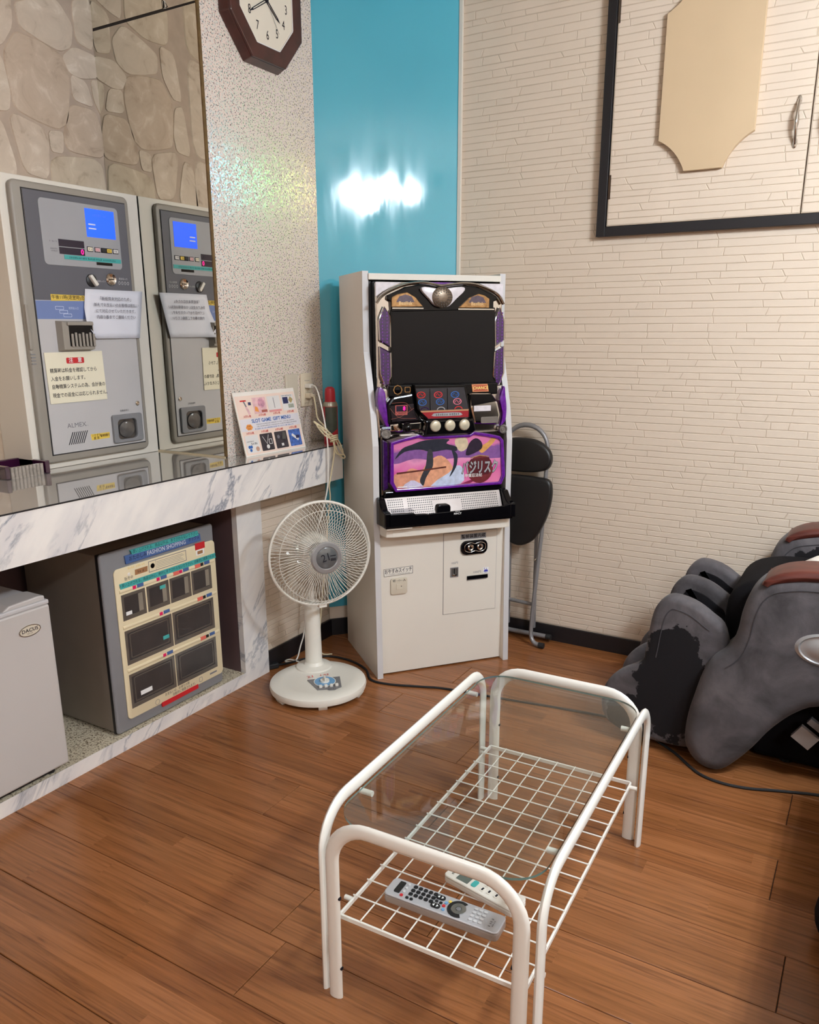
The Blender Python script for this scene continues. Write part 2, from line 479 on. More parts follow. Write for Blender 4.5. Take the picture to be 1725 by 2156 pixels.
def mat_marble(name, rough):
    m, nt, b, L = newmat(name)
    tc = node(nt, 'ShaderNodeTexCoord')
    mr_ = node(nt, 'ShaderNodeMapping'); mr_.inputs['Rotation'].default_value = (R(42), 0, 0); L.new(tc.outputs['Object'], mr_.inputs[0])
    mp = node(nt, 'ShaderNodeMapping'); mp.inputs['Scale'].default_value = (1.0, 2.6, 0.8)
    L.new(mr_.outputs[0], mp.inputs[0])
    n1 = node(nt, 'ShaderNodeTexNoise', i_Scale=3.4, i_Detail=7.0, i_Roughness=0.62, i_Distortion=0.5); L.new(mp.outputs[0], n1.inputs['Vector'])
    s = node(nt, 'ShaderNodeMath', operation='SUBTRACT'); s.inputs[1].default_value = 0.5; L.new(n1.outputs['Fac'], s.inputs[0])
    a = node(nt, 'ShaderNodeMath', operation='ABSOLUTE'); L.new(s.outputs[0], a.inputs[0])
    vein = ramp(nt, [(0.0, lin((132, 136, 146))), (0.012, lin((176, 176, 182))), (0.04, lin((226, 221, 218))), (1.0, lin((238, 233, 228)))]); L.new(a.outputs[0], vein.inputs[0])
    n2 = node(nt, 'ShaderNodeTexNoise', i_Scale=2.2, i_Detail=4.0); L.new(mp.outputs[0], n2.inputs['Vector'])
    msk = ramp(nt, [(0.42, (0, 0, 0)), (0.6, (1, 1, 1))]); L.new(n2.outputs['Fac'], msk.inputs[0])
    mx = node(nt, 'ShaderNodeMix', data_type='RGBA'); mx.inputs[6].default_value = lin((236, 231, 226))
    L.new(msk.outputs[0], mx.inputs[0]); L.new(vein.outputs[0], mx.inputs[7])
    n3 = node(nt, 'ShaderNodeTexNoise', i_Scale=5.0, i_Detail=5.0); L.new(mp.outputs[0], n3.inputs['Vector'])
    cl = ramp(nt, [(0.35, (0.86, 0.87, 0.9)), (0.6, (1, 1, 1))]); L.new(n3.outputs['Fac'], cl.inputs[0])
    mu = node(nt, 'ShaderNodeMix', data_type='RGBA', blend_type='MULTIPLY'); mu.inputs[0].default_value = 1.0
    L.new(mx.outputs[2], mu.inputs[6]); L.new(cl.outputs[0], mu.inputs[7]); L.new(mu.outputs[2], b.inputs['Base Color'])
    b.inputs['Roughness'].default_value = rough
    return m
m_marble = mat_marble('white_marble_laminate', 0.3)

def mat_speck(name, base, dot, scale, lo, hi, rough=0.5):
    m, nt, b, L = newmat(name)
    tc = node(nt, 'ShaderNodeTexCoord')
    n1 = node(nt, 'ShaderNodeTexNoise', i_Scale=scale, i_Detail=1.5); L.new(tc.outputs['Object'], n1.inputs['Vector'])
    rp = ramp(nt, [(lo, lin(dot)), (hi, lin(base))]); L.new(n1.outputs['Fac'], rp.inputs[0])
    L.new(rp.outputs[0], b.inputs['Base Color']); b.inputs['Roughness'].default_value = rough
    return m
m_granule = mat_speck('beige_granule_laminate', (208, 196, 172), (120, 104, 84), 150, 0.36, 0.5)
m_ctop = mat_speck('grey_marble_top', (182, 176, 170), (160, 155, 150), 7, 0.35, 0.62, 0.05)
m_ctop.node_tree.nodes['Principled BSDF'].inputs['Coat Weight'].default_value = 1.0
m_ctop.node_tree.nodes['Principled BSDF'].inputs['Coat Roughness'].default_value = 0.02

def mat_holo():
    """cream laminate with dark flecks and foil flakes, their rainbow glint painted by position"""
    m, nt, b, L = newmat('speckled_foil_laminate')
    out = nt.nodes['Material Output']
    tc = node(nt, 'ShaderNodeTexCoord')
    n1 = node(nt, 'ShaderNodeTexNoise', i_Scale=185.0, i_Detail=1.0); L.new(tc.outputs['Object'], n1.inputs['Vector'])
    rp = ramp(nt, [(0.345, lin((112, 100, 98))), (0.43, lin((228, 213, 203)))]); L.new(n1.outputs['Fac'], rp.inputs[0])
    L.new(rp.outputs[0], b.inputs['Base Color']); b.inputs['Roughness'].default_value = 0.4
    # foil: brushed lobe spreading light sideways; diffraction rainbow painted as a fixed hue along the sheet
    vo = node(nt, 'ShaderNodeTexVoronoi', i_Scale=230.0); L.new(tc.outputs['Object'], vo.inputs['Vector'])
    sp = node(nt, 'ShaderNodeSeparateXYZ'); L.new(tc.outputs['Object'], sp.inputs[0])
    sv = node(nt, 'ShaderNodeSeparateColor'); L.new(vo.outputs['Color'], sv.inputs[0])
    h0 = node(nt, 'ShaderNodeMapRange'); h0.inputs[1].default_value = 2.12; h0.inputs[2].default_value = 2.74; h0.inputs[3].default_value = 0.52; h0.inputs[4].default_value = 0.04
    L.new(sp.outputs['Y'], h0.inputs[0])
    h1 = node(nt, 'ShaderNodeMath', operation='MULTIPLY_ADD'); h1.inputs[1].default_value = 0.12; L.new(sv.outputs[0], h1.inputs[0]); L.new(h0.outputs[0], h1.inputs[2])
    hs = node(nt, 'ShaderNodeCombineColor', mode='HSV'); hs.inputs[1].default_value = 0.75; hs.inputs[2].default_value = 1.0; L.new(h1.outputs[0], hs.inputs[0])
    tg = node(nt, 'ShaderNodeTangent', direction_type='RADIAL', axis='Z')
    gl = node(nt, 'ShaderNodeBsdfAnisotropic')
    gl.inputs['Roughness'].default_value = 0.42; gl.inputs['Anisotropy'].default_value = 0.82; gl.inputs['Rotation'].default_value = 0.0
    L.new(hs.outputs[0], gl.inputs['Color'])
    nm = node(nt, 'ShaderNodeVectorMath', operation='MULTIPLY_ADD'); nm.inputs[1].default_value = (0.0, 0.25, 0.05); nm.inputs[2].default_value = (1.0, -0.125, -0.025)
    L.new(vo.outputs['Color'], nm.inputs[0])
    no = node(nt, 'ShaderNodeVectorMath', operation='NORMALIZE'); L.new(nm.outputs[0], no.inputs[0]); L.new(no.outputs[0], gl.inputs['Normal'])
    yv = node(nt, 'ShaderNodeCombineXYZ'); yv.inputs[2].default_value = 1.0
    L.new(yv.outputs[0], gl.inputs['Tangent'])
    fk = ramp(nt, [(0.5, (0.0, 0.0, 0.0)), (0.62, (0.15, 0.15, 0.15))]); L.new(sv.outputs[1], fk.inputs[0])
    mx = node(nt, 'ShaderNodeMixShader'); L.new(fk.outputs[0], mx.inputs[0]); L.new(b.outputs[0], mx.inputs[1]); L.new(gl.outputs[0], mx.inputs[2])
    L.new(mx.outputs[0], out.inputs[0])
    return m
m_holo = mat_holo()

def mat_blue():
    m, nt, b, L = newmat('turquoise_glossy_sheet')
    tc = node(nt, 'ShaderNodeTexCoord')
    n1 = node(nt, 'ShaderNodeTexNoise', i_Scale=2.0, i_Detail=2.0); L.new(tc.outputs['Object'], n1.inputs['Vector'])
    rp = ramp(nt, [(0.3, lin((78, 168, 190))), (0.7, lin((86, 177, 199)))]); L.new(n1.outputs['Fac'], rp.inputs[0])
    L.new(rp.outputs[0], b.inputs['Base Color']); b.inputs['Roughness'].default_value = 0.13
    mp = node(nt, 'ShaderNodeMapping'); mp.inputs['Scale'].default_value = (9, 9, 1.6); mp.inputs['Rotation'].default_value = (0, R(14), 0); L.new(tc.outputs['Object'], mp.inputs[0])
    n2 = node(nt, 'ShaderNodeTexNoise', i_Scale=1.0, i_Detail=3.0, i_Roughness=0.55); L.new(mp.outputs[0], n2.inputs['Vector'])
    bp = node(nt, 'ShaderNodeBump', i_Strength=0.035, i_Distance=0.02); L.new(n2.outputs['Fac'], bp.inputs['Height']); L.new(bp.outputs[0], b.inputs['Normal'])
    rr = ramp(nt, [(0.35, (0.02,) * 3), (0.7, (0.13,) * 3)]); L.new(n2.outputs['Fac'], rr.inputs[0]); L.new(rr.outputs[0], b.inputs['Roughness'])
    b.inputs['Specular IOR Level'].default_value = 0.7
    return m
m_blue = mat_blue()

def mat_stone():
    m, nt, b, L = newmat('pale_field_stone')
    tc = node(nt, 'ShaderNodeTexCoord'); oi = node(nt, 'ShaderNodeObjectInfo')
    of = node(nt, 'ShaderNodeVectorMath', operation='ADD'); L.new(tc.outputs['Object'], of.inputs[0])
    cv = node(nt, 'ShaderNodeCombineXYZ'); ml = node(nt, 'ShaderNodeMath', operation='MULTIPLY'); ml.inputs[1].default_value = 9.0
    L.new(oi.outputs['Random'], ml.inputs[0]); L.new(ml.outputs[0], cv.inputs[0]); L.new(cv.outputs[0], of.inputs[1])
    n1 = node(nt, 'ShaderNodeTexNoise', i_Scale=14.0, i_Detail=6.0, i_Roughness=0.6, i_Distortion=0.9); L.new(of.outputs[0], n1.inputs['Vector'])
    rp = ramp(nt, [(0.28, lin((176, 160, 144))), (0.42, lin((202, 188, 173))), (0.58, lin((210, 196, 181))), (0.72, lin((228, 218, 206)))]); L.new(n1.outputs['Fac'], rp.inputs[0])
    tone = ramp(nt, [(0.0, lin((236, 226, 216))), (0.5, lin((255, 252, 248))), (1.0, lin((244, 240, 230)))]); L.new(oi.outputs['Random'], tone.inputs[0])
    mu = node(nt, 'ShaderNodeMix', data_type='RGBA', blend_type='MULTIPLY'); mu.inputs[0].default_value = 1.0
    L.new(rp.outputs[0], mu.inputs[6]); L.new(tone.outputs[0], mu.inputs[7]); L.new(mu.outputs[2], b.inputs['Base Color'])
    bp = node(nt, 'ShaderNodeBump', i_Strength=0.25, i_Distance=0.004); L.new(n1.outputs['Fac'], bp.inputs['Height']); L.new(bp.outputs[0], b.inputs['Normal'])
    b.inputs['Roughness'].default_value = 0.7; b.inputs['Specular IOR Level'].default_value = 0.25
    return m
m_stone = mat_stone()
m_mortar = mat('stone_mortar', (182, 164, 148), 0.85, var=0.08, vscale=20, spec=0.15)
m_mirror = mat('silver_mirror', (232, 229, 220), 0.0, 1.0, var=0.01)

def mat_glass(name, tint, fres=1.5, tr=0.97):
    m, nt, b, L = newmat(name)
    out = nt.nodes['Material Output']
    t = node(nt, 'ShaderNodeBsdfTransparent'); t.inputs[0].default_value = tint
    g = node(nt, 'ShaderNodeBsdfGlossy', i_Roughness=0.02); g.inputs[0].default_value = (0.95, 0.97, 0.96, 1)
    lw_ = node(nt, 'ShaderNodeLayerWeight', i_Blend=0.5)
    pw_ = node(nt, 'ShaderNodeMath', operation='POWER'); pw_.inputs[1].default_value = 5.0; L.new(lw_.outputs['Facing'], pw_.inputs[0])
    f0 = ((fres - 1) / (fres + 1)) ** 2
    f = node(nt, 'ShaderNodeMath', operation='MULTIPLY_ADD'); f.inputs[1].default_value = 1 - f0; f.inputs[2].default_value = f0; L.new(pw_.outputs[0], f.inputs[0])
    tc = node(nt, 'ShaderNodeTexCoord'); nz = node(nt, 'ShaderNodeTexNoise', i_Scale=6.0); L.new(tc.outputs['Object'], nz.inputs['Vector'])
    ad = node(nt, 'ShaderNodeMath', operation='MULTIPLY_ADD'); ad.inputs[1].default_value = 0.02; L.new(nz.outputs['Fac'], ad.inputs[0]); L.new(f.outputs[0], ad.inputs[2])
    mx = node(nt, 'ShaderNodeMixShader'); L.new(ad.outputs[0], mx.inputs[0]); L.new(t.outputs[0], mx.inputs[1]); L.new(g.outputs[0], mx.inputs[2]); L.new(mx.outputs[0], out.inputs[0])
    return m
m_glass = mat_glass('clear_table_glass', (0.93, 0.95, 0.94, 1), 1.45)
m_glassedge = mat('green_glass_edge', (92, 118, 112), 0.1, var=0.1)
m_clear = mat_glass('clear_tray_plastic', (0.78, 0.78, 0.8, 1), 1.5)
m_blade = mat_glass('smoky_fan_blade', (0.84, 0.83, 0.82, 1), 1.12)

def mat_suede(name, patches):
    """grey suede-like leatherette; peeled black areas sit at fixed spots (x, y, z, radius)"""
    m, nt, b, L = newmat(name)
    tc = node(nt, 'ShaderNodeTexCoord')
    n1 = node(nt, 'ShaderNodeTexNoise', i_Scale=7.0, i_Detail=5.0, i_Roughness=0.6, i_Distortion=0.6); L.new(tc.outputs['Object'], n1.inputs['Vector'])
    rp = ramp(nt, [(0.28, lin((54, 51, 53))), (0.5, lin((80, 76, 79))), (0.72, lin((102, 97, 100)))]); L.new(n1.outputs['Fac'], rp.inputs[0])
    col = rp.outputs[0]
    n2 = node(nt, 'ShaderNodeTexNoise', i_Scale=22.0, i_Detail=4.0, i_Roughness=0.6); L.new(tc.outputs['Object'], n2.inputs['Vector'])
    for (px, py, pz, sx, sy, sz) in patches:
        sb = node(nt, 'ShaderNodeVectorMath', operation='SUBTRACT'); sb.inputs[1].default_value = (px, py, pz); L.new(tc.outputs['Object'], sb.inputs[0])
        dv = node(nt, 'ShaderNodeVectorMath', operation='DIVIDE'); dv.inputs[1].default_value = (sx, sy, sz); L.new(sb.outputs[0], dv.inputs[0])
        ln = node(nt, 'ShaderNodeVectorMath', operation='LENGTH'); L.new(dv.outputs[0], ln.inputs[0])
        ad = node(nt, 'ShaderNodeMath', operation='MULTIPLY_ADD'); ad.inputs[1].default_value = 0.9; L.new(n2.outputs['Fac'], ad.inputs[0]); L.new(ln.outputs['Value'], ad.inputs[2])
        ms = ramp(nt, [(0.0, (1, 1, 1)), (0.70, (1, 1, 1)), (0.715, (0, 0, 0))]) 
        hf = node(nt, 'ShaderNodeMath', operation='MULTIPLY'); hf.inputs[1].default_value = 0.5; L.new(ad.outputs[0], hf.inputs[0]); L.new(hf.outputs[0], ms.inputs[0])
        mx = node(nt, 'ShaderNodeMix', data_type='RGBA'); L.new(ms.outputs[0], mx.inputs[0]); L.new(col, mx.inputs[6]); mx.inputs[7].default_value = lin((16, 13, 17))
        col = mx.outputs[2]
    L.new(col, b.inputs['Base Color'])
    b.inputs['Roughness'].default_value = 0.8; b.inputs['Specular IOR Level'].default_value = 0.25
    b.inputs['Sheen Weight'].default_value = 0.08
    bp = node(nt, 'ShaderNodeBump', i_Strength=0.3, i_Distance=0.001); n3 = node(nt, 'ShaderNodeTexNoise', i_Scale=300.0); L.new(tc.outputs['Object'], n3.inputs['Vector'])
    L.new(n3.outputs['Fac'], bp.inputs['Height']); L.new(bp.outputs[0], b.inputs['Normal'])
    return m

def mat_woodgrain(name, c1, c2, scale=(3, 40, 40), rough=0.42):
    m, nt, b, L = newmat(name)
    tc = node(nt, 'ShaderNodeTexCoord')
    mp = node(nt, 'ShaderNodeMapping'); mp.inputs['Scale'].default_value = scale; L.new(tc.outputs['Object'], mp.inputs[0])
    n1 = node(nt, 'ShaderNodeTexNoise', i_Scale=1.0, i_Detail=4.0, i_Distortion=1.0); L.new(mp.outputs[0], n1.inputs['Vector'])
    rp = ramp(nt, [(0.3, lin(c1)), (0.7, lin(c2))]); L.new(n1.outputs['Fac'], rp.inputs[0]); L.new(rp.outputs[0], b.inputs['Base Color'])
    b.inputs['Roughness'].default_value = rough
    return m
m_redwood = mat_woodgrain('mahogany_inlay', (62, 24, 20), (98, 44, 34))

def mat_sunset():
    """magenta to violet print"""
    m, nt, b, L = newmat('pink_violet_print')
    tc = node(nt, 'ShaderNodeTexCoord')
    sp = node(nt, 'ShaderNodeSeparateXYZ'); L.new(tc.outputs['Object'], sp.inputs[0])
    nz = node(nt, 'ShaderNodeTexNoise', i_Scale=18.0, i_Detail=4.0); L.new(tc.outputs['Object'], nz.inputs['Vector'])
    mr = node(nt, 'ShaderNodeMapRange'); mr.inputs[1].default_value = 0.765; mr.inputs[2].default_value = 0.955; L.new(sp.outputs['Z'], mr.inputs[0])
    ad = node(nt, 'ShaderNodeMath', operation='MULTIPLY_ADD'); ad.inputs[1].default_value = 0.35; L.new(nz.outputs['Fac'], ad.inputs[0]); L.new(mr.outputs[0], ad.inputs[2])
    rp = ramp(nt, [(0.2, lin((226, 128, 168))), (0.5, lin((216, 96, 164))), (0.72, lin((228, 150, 190))), (0.92, lin((120, 84, 150))), (1.0, lin((214, 120, 170)))]); L.new(ad.outputs[0], rp.inputs[0])
    L.new(rp.outputs[0], b.inputs['Base Color']); b.inputs['Roughness'].default_value = 0.25
    return m
m_sunset = mat_sunset()
# ------------------------------------------------------------------ room shell
XB = -2.54          # alcove wall behind the counter
XL = -2.045         # left wall and pillar
YR = 3.20           # right-hand wall
ZC = 2.62           # ceiling
X1, Y0 = 2.4, -2.3  # far ends of the room behind the viewer
D0, D1 = Vector((-2.049, 2.745, 0)), Vector((-1.646, 3.2, 0))    # angled corner wall
DA = math.degrees(math.atan2(D1.y - D0.y, D1.x - D0.x)); DL = (D1 - D0).length

floor = struct(MB().box(-2.75, X1, Y0, 3.4, -0.06, -0.004).build('floor', m_floorgap))
PW = 0.1765
def plank(x0, x1, y0, y1):
    hx, hy = (x1 - x0) / 2 - 0.0009, (y1 - y0) / 2 - 0.0009
    c = 0.0012; mb = MB()
    vs = []
    for (sx, sy, z) in ((hx, hy, -0.004), (hx, hy, -c), (hx - c, hy - c, 0.0)):
        vs += [(-sx, -sy, z), (sx, -sy, z), (sx, sy, z), (-sx, sy, z)]
    fs = [(8, 9, 10, 11)]
    for k in (0, 4):
        fs += [(k + i, k + (i + 1) % 4, k + 4 + (i + 1) % 4, k + 4 + i) for i in range(4)]
    mb.add(vs, fs)
    o = mb.build('plank', m_floor, floor)
    o.location = ((x0 + x1) / 2, (y0 + y1) / 2, 0)
    return o
k0 = int(math.floor((Y0 - 0.805) / PW))
row = k0
while True:
    ya = 0.805 + row * PW; yb = ya + PW
    if ya > YR: break
    ln = 1.365
    joint = {6: -0.080, 4: -0.025, 8: -1.444}.get(row, None)
    if joint is None: joint = -0.5 + random.random() * ln if row not in (0, 1, 2, 3, 5, 7) else {0: -0.55, 1: 0.35, 2: 0.30, 3: 0.62, 5: 0.42, 7: 0.33}[row]
    x = joint
    while x > -2.10: x -= ln
    while x < X1:
        a, b = max(x, -2.10), min(x + ln, X1)
        if b - a > 0.02: plank(a, b, max(ya, Y0), min(yb, YR + 0.02))
        x += ln
    row += 1

struct(MB().box(-2.75, X1 + .1, Y0 - .1, 3.4, ZC, ZC + 0.06).build('ceiling', m_ceil))
struct(MB().box(X1, X1 + 0.08, Y0, 3.3, 0, ZC).build('wall_east', m_wall))
struct(MB().box(-2.7, X1, Y0 - 0.08, Y0, 0, ZC).build('wall_rear', m_wall))

# ---- right-hand wall with embossed slab wallpaper
def slab_rows(x0, x1, z0, z1, rowh=0.0255, seed=1):
    """uneven courses of thin slabs; returns outlines in (x, z)"""
    rnd = random.Random(seed); out = []
    z = z0
    while z < z1 - 0.004:
        h = min(rowh * rnd.uniform(0.82, 1.2), z1 - z)
        x = x0 - rnd.random() * 0.12; ps = 0
        while x < x1:
            l = rnd.choice((0.07, 0.11, 0.15, 0.19, 0.24, 0.3)) * rnd.uniform(0.85, 1.2)
            a, b = max(x, x0), min(x + l, x1)
            if b - a > 0.012:
                sl = rnd.choice((0, 0, 0.004, -0.004, 0.010, -0.012))
                if b == x1 or b - a < 0.05: sl = 0
                out.append((a, b, z, z + h, sl, rnd.random(), ps if a > x0 else 0)); ps = sl
            x += l
        z += h
    return out
def slab_shape(s, t=0.0013, g=0.0011, cx=0.0, cz=0.0):
    a, b, z, zt, sl, r, pl = s
    rr = random.Random(int(r * 1e6))
    j = lambda: rr.uniform(-0.0007, 0.0007)
    m1, m2 = a + (b - a) * rr.uniform(.25, .4), a + (b - a) * rr.uniform(.6, .75)
    p = [(a + g, z + g + j()), (m1, z + g + j()), (m2, z + g + j()), (b - g, z + g + j()), (b - g + sl, zt - g + j()), (m2, zt - g + j()), (m1, zt - g + j()), (a + g + pl, zt - g + j())]
    p = [(x - cx, zz - cz) for x, zz in p]
    q = inset(p, 0.0012)
    n = len(p)
    vs = [(x, -t, zz) for x, zz in q] + [(x, 0.0, zz) for x, zz in p]
    fs = [tuple(range(n))] + [(i, i + n, (i + 1) % n + n, (i + 1) % n) for i in range(n)]
    return vs, fs
wall_right = struct(MB().box(D1.x - 0.12, X1, YR + 0.0, YR + 0.10, 0, ZC).build('wall_right', m_joint))
slabs = slab_rows(-1.640, 0.45, 0.075, ZC - 0.005, seed=3)
CABX0, CABX1, CABZ0, CABZ1 = -1.036, 0.38, 1.691, 2.56
def inside_cab(s): return s[0] > CABX0 - 0.002 and s[1] < CABX1 + 0.002 and s[2] > CABZ0 and s[3] < CABZ1
def hidden(s): return (s[2] < 0.42 and s[1] > -0.55) or (s[1] < -1.26 and s[3] < 1.5)
def score(s):
    cx, cz = (s[0] + s[1]) / 2, (s[2] + s[3]) / 2
    d2 = cx * cx + YR * YR + (cz - 1.35) ** 2
    return -1 if (s[0] > 0.0 or hidden(s) or cz > 2.3) else (s[1] - s[0]) * (s[3] - s[2]) / d2
slabs = [s for s in slabs if not inside_cab(s)]
slabs.sort(key=score, reverse=True)
for s in slabs[:300]:
    cx, cz = (s[0] + s[1]) / 2, (s[2] + s[3]) / 2
    v, f = slab_shape(s, cx=cx, cz=cz)
    o = MB().add(v, f).build('slab', m_slab, wall_right); o.location = (cx, YR, cz)
mb = MB()
for s in slabs[300:]:
    v, f = slab_shape(s); mb.add(v, f)
o = mb.build('slab_field', m_slab, wall_right); o.location = (0, YR, 0); o['kind'] = 'stuff'
struct(MB().box(0.45, X1, YR - 0.001, YR, 0.075, ZC).build('trim_2', m_slab))
# rail just inside the blue sheet
struct(MB().box(-1.646, -1.632, YR - 0.012, YR, 0.08, ZC).build('trim_1', m_white, None))
struct(MB().box(-1.632, X1, YR - 0.011, YR, 0.0, 0.0715).build('baseboard_right', m_black, bevel=0.001))

# ---- left wall / pillar
wall_left = struct(MB().box(-2.75, XL, 2.15, 2.7449, 0, ZC).build('wall_left', m_joint))
hol = MB().box(XL, XL + 0.0025, 2.15, 2.742, 0.9005, ZC).build('speckled_sheet', m_holo, wall_left)
lsl = slab_rows(2.292, 2.742, 0.08, 0.755, seed=9)
for s in lsl:
    cx, cz = (s[0] + s[1]) / 2, (s[2] + s[3]) / 2
    v, f = slab_shape(s, cx=cx, cz=cz)
    o = MB().add(v, f).build('slab', m_slab, wall_left); o.location = (XL, cx, cz); o.rotation_euler = (0, 0, R(90))
struct(MB().box(XL, XL + 0.011, 2.29, 2.745, 0, 0.078).build('baseboard_left', m_black, bevel=0.001))
# ---- angled corner
wc = MB().box(-0.02, DL + 0.05, 0, 0.08, 0, ZC).build('wall_corner', m_wall)
wc.location = D0; wc.rotation_euler = (0, 0, R(DA)); struct(wc)
sheet = MB().box(0.002, DL - 0.006, -0.004, 0.0, 0.135, ZC - 0.002).build('turquoise_sheet', m_blue, wc)
bc = MB().box(0.0, DL - 0.005, -0.011, 0, 0, 0.077).build('baseboard_corner', m_black); bc.location = D0; bc.rotation_euler = (0, 0, R(DA)); struct(bc)

# ---- alcove wall with stones
wall_alcove = struct(MB().box(-2.75, XB, Y0, 2.15, 0, ZC).build('wall_alcove', m_mortar))
ST = [
 [(1.835, 2.269), (1.92, 2.264), (2.004, 2.243), (2.024, 2.173), (1.998, 2.037), (1.957, 2.011), (1.872, 2.024), (1.805, 2.044), (1.791, 2.13), (1.788, 2.2)],
 [(1.847, 2.35), (1.915, 2.381), (2.004, 2.408), (2.056, 2.349), (2.043, 2.282), (1.998, 2.258), (1.921, 2.273), (1.855, 2.293)],
 [(2.068, 2.427), (2.138, 2.448), (2.132, 2.293), (2.069, 2.306)],
 [(2.006, 2.240), (2.054, 2.28), (2.143, 2.273), (2.141, 2.212), (2.074, 2.195), (2.03, 2.2)],
 [(2.034, 2.19), (2.088, 2.181), (2.109, 2.113), (2.033, 2.121)],
 [(2.117, 2.191), (2.142, 2.197), (2.145, 2.09), (2.122, 2.134)],
 [(2.018, 2.097), (2.117, 2.097), (2.137, 2.032), (2.135, 1.95), (1.995, 1.951), (1.976, 1.984)],
 [(1.779, 2.028), (1.915, 1.997), (1.897, 1.845), (1.813, 1.857)],
 [(1.922, 1.995), (1.971, 2.001), (1.963, 1.94), (1.925, 1.94)],
 [(1.918, 1.918), (2.122, 1.941), (2.136, 1.80), (1.912, 1.80)],
 [(1.737, 2.197), (1.773, 2.185), (1.788, 2.085), (1.777, 2.033), (1.711, 2.025)],
 [(1.705, 1.991), (1.745, 1.999), (1.78, 1.869), (1.763, 1.80), (1.686, 1.80)],
 [(1.764, 2.377), (1.829, 2.387), (1.824, 2.285), (1.778, 2.219), (1.74, 2.219)],
 [(1.79, 2.40), (1.90, 2.395), (1.99, 2.43), (1.98, 2.56), (1.87, 2.60), (1.78, 2.52)],
 [(2.01, 2.43), (2.06, 2.44), (2.13, 2.47), (2.14, 2.60), (2.0, 2.60)],
]
def clip(poly, a, b, c):
    o = []
    for i in range(len(poly)):
        p, q = poly[i], poly[(i + 1) % len(poly)]
        dp, dq = a * p[0] + b * p[1] - c, a * q[0] + b * q[1] - c
        if dp <= 0: o.append(p)
        if dp * dq < 0:
            t = dp / (dp - dq); o.append((p[0] + (q[0] - p[0]) * t, p[1] + (q[1] - p[1]) * t))
    return o
rnd = random.Random(12)
seeds = []
for i in range(-2, 9):
    for j in range(0, 10):
        seeds.append((-0.35 + i * 0.21 + rnd.uniform(-.085, .085) + (0.1 if j % 2 else 0), 0.90 + j * 0.185 + rnd.uniform(-.07, .07)))
YS0, YS1 = 0.2, 1.70
for s in seeds:
    poly = rect(YS0, YS1, 0.9, ZC)
    for q in seeds:
        if q == s: continue
        mx_, my_ = (s[0] + q[0]) / 2, (s[1] + q[1]) / 2
        dx, dy = q[0] - s[0], q[1] - s[1]
        poly = clip(poly, dx, dy, dx * mx_ + dy * my_)
        if len(poly) < 3: break
    if len(poly) < 3: continue
    poly = inset(poly, 0.008)
    a = sum(poly[i][0] * poly[(i + 1) % len(poly)][1] - poly[(i + 1) % len(poly)][0] * poly[i][1] for i in range(len(poly))) / 2
    if a > 0.004: ST.append(poly)
for p in ST:
    n = len(p)
    if sum(p[i][0] * p[(i + 1) % n][1] - p[(i + 1) % n][0] * p[i][1] for i in range(n)) < 0: p = p[::-1]
    cx, cz = sum(q[0] for q in p) / n, sum(q[1] for q in p) / n
    sp_ = chaikin(inset([(x - cx, z - cz) for x, z in p], -0.0065), 2, 0.15)
    mb = MB(); mb.frustum([(x * 0.96, z * 0.96) for x, z in sp_], -0.0032, sp_, 0.002)
    o = mb.build('stone', m_stone, wall_alcove); o.location = (XB, cx, cz); o.rotation_euler = (0, 0, R(90))

# ---- mirrors on the pillar's flank
mir = MB().box(-2.538, XL + 0.004, 2.139, 2.149, 0.902, 2.352).build('mirror', m_mirror)
tag(mir, 'tall wall mirror beside the payment machine, reflecting it', 'mirror')
mir2 = MB().box(-2.538, -2.195, 2.140, 2.149, 2.362, ZC - 0.002).build('mirror', m_mirror)
tag(mir2, 'upper mirror tile above the dark seam over the tall mirror', 'mirror')
mir3 = MB().box(-2.190, XL + 0.004, 2.141, 2.149, 2.360, ZC - 0.002).build('mirror', m_mirror)
tag(mir3, 'narrow upper mirror tile next to the speckled pillar', 'mirror')
tag(MB().box(-2.19, -2.182, 2.1385, 2.1405, 2.360, 2.382).add([(-2.19, 2.1385, 2.36), (-2.172, 2.1385, 2.364), (-2.186, 2.1385, 2.385)], [(0, 1, 2)]).build('adhesive_blob', m_whitepl), 'small white adhesive blob on the mirror seam', 'adhesive')
struct(MB().box(-2.538, XL + 0.002, 2.1425, 2.149, 2.350, 2.364).build('trim_3', m_black))
struct(MB().box(XL - 0.001, XL + 0.0045, 2.1375, 2.1495, 0.902, ZC).build('trim_4', mat('brass_edge', (120, 98, 66), 0.35, 0.6, var=0.2, vscale=40)))
struct(MB().box(-2.40, XL + 0.004, 2.1345, 2.139, 0.9, 0.905).build('trim_5', mat('ivory_bead', (206, 190, 158), 0.5)))

# ---- niche under the counter
struct(MB().box(-2.55, -2.022, Y0, 2.150, 0.0, 0.048).build('floor_niche', m_granule))
struct(MB().box(-2.60, -2.50, Y0, 2.152, 0.048, 0.757).build('wall_niche_back', m_niche))
struct(MB().box(-2.50, -2.045, 2.1495, 2.1545, 0.048, 0.757).build('wall_niche_side', m_niche))
struct(MB().box(-2.022, -2.020, Y0, 2.152, 0.0, 0.0485).build('trim_6', m_marble))
leg = MB().box(-2.046, -2.02, 2.152, 2.29, 0.0, 0.757).build('trim_8', m_marble)
struct(leg)
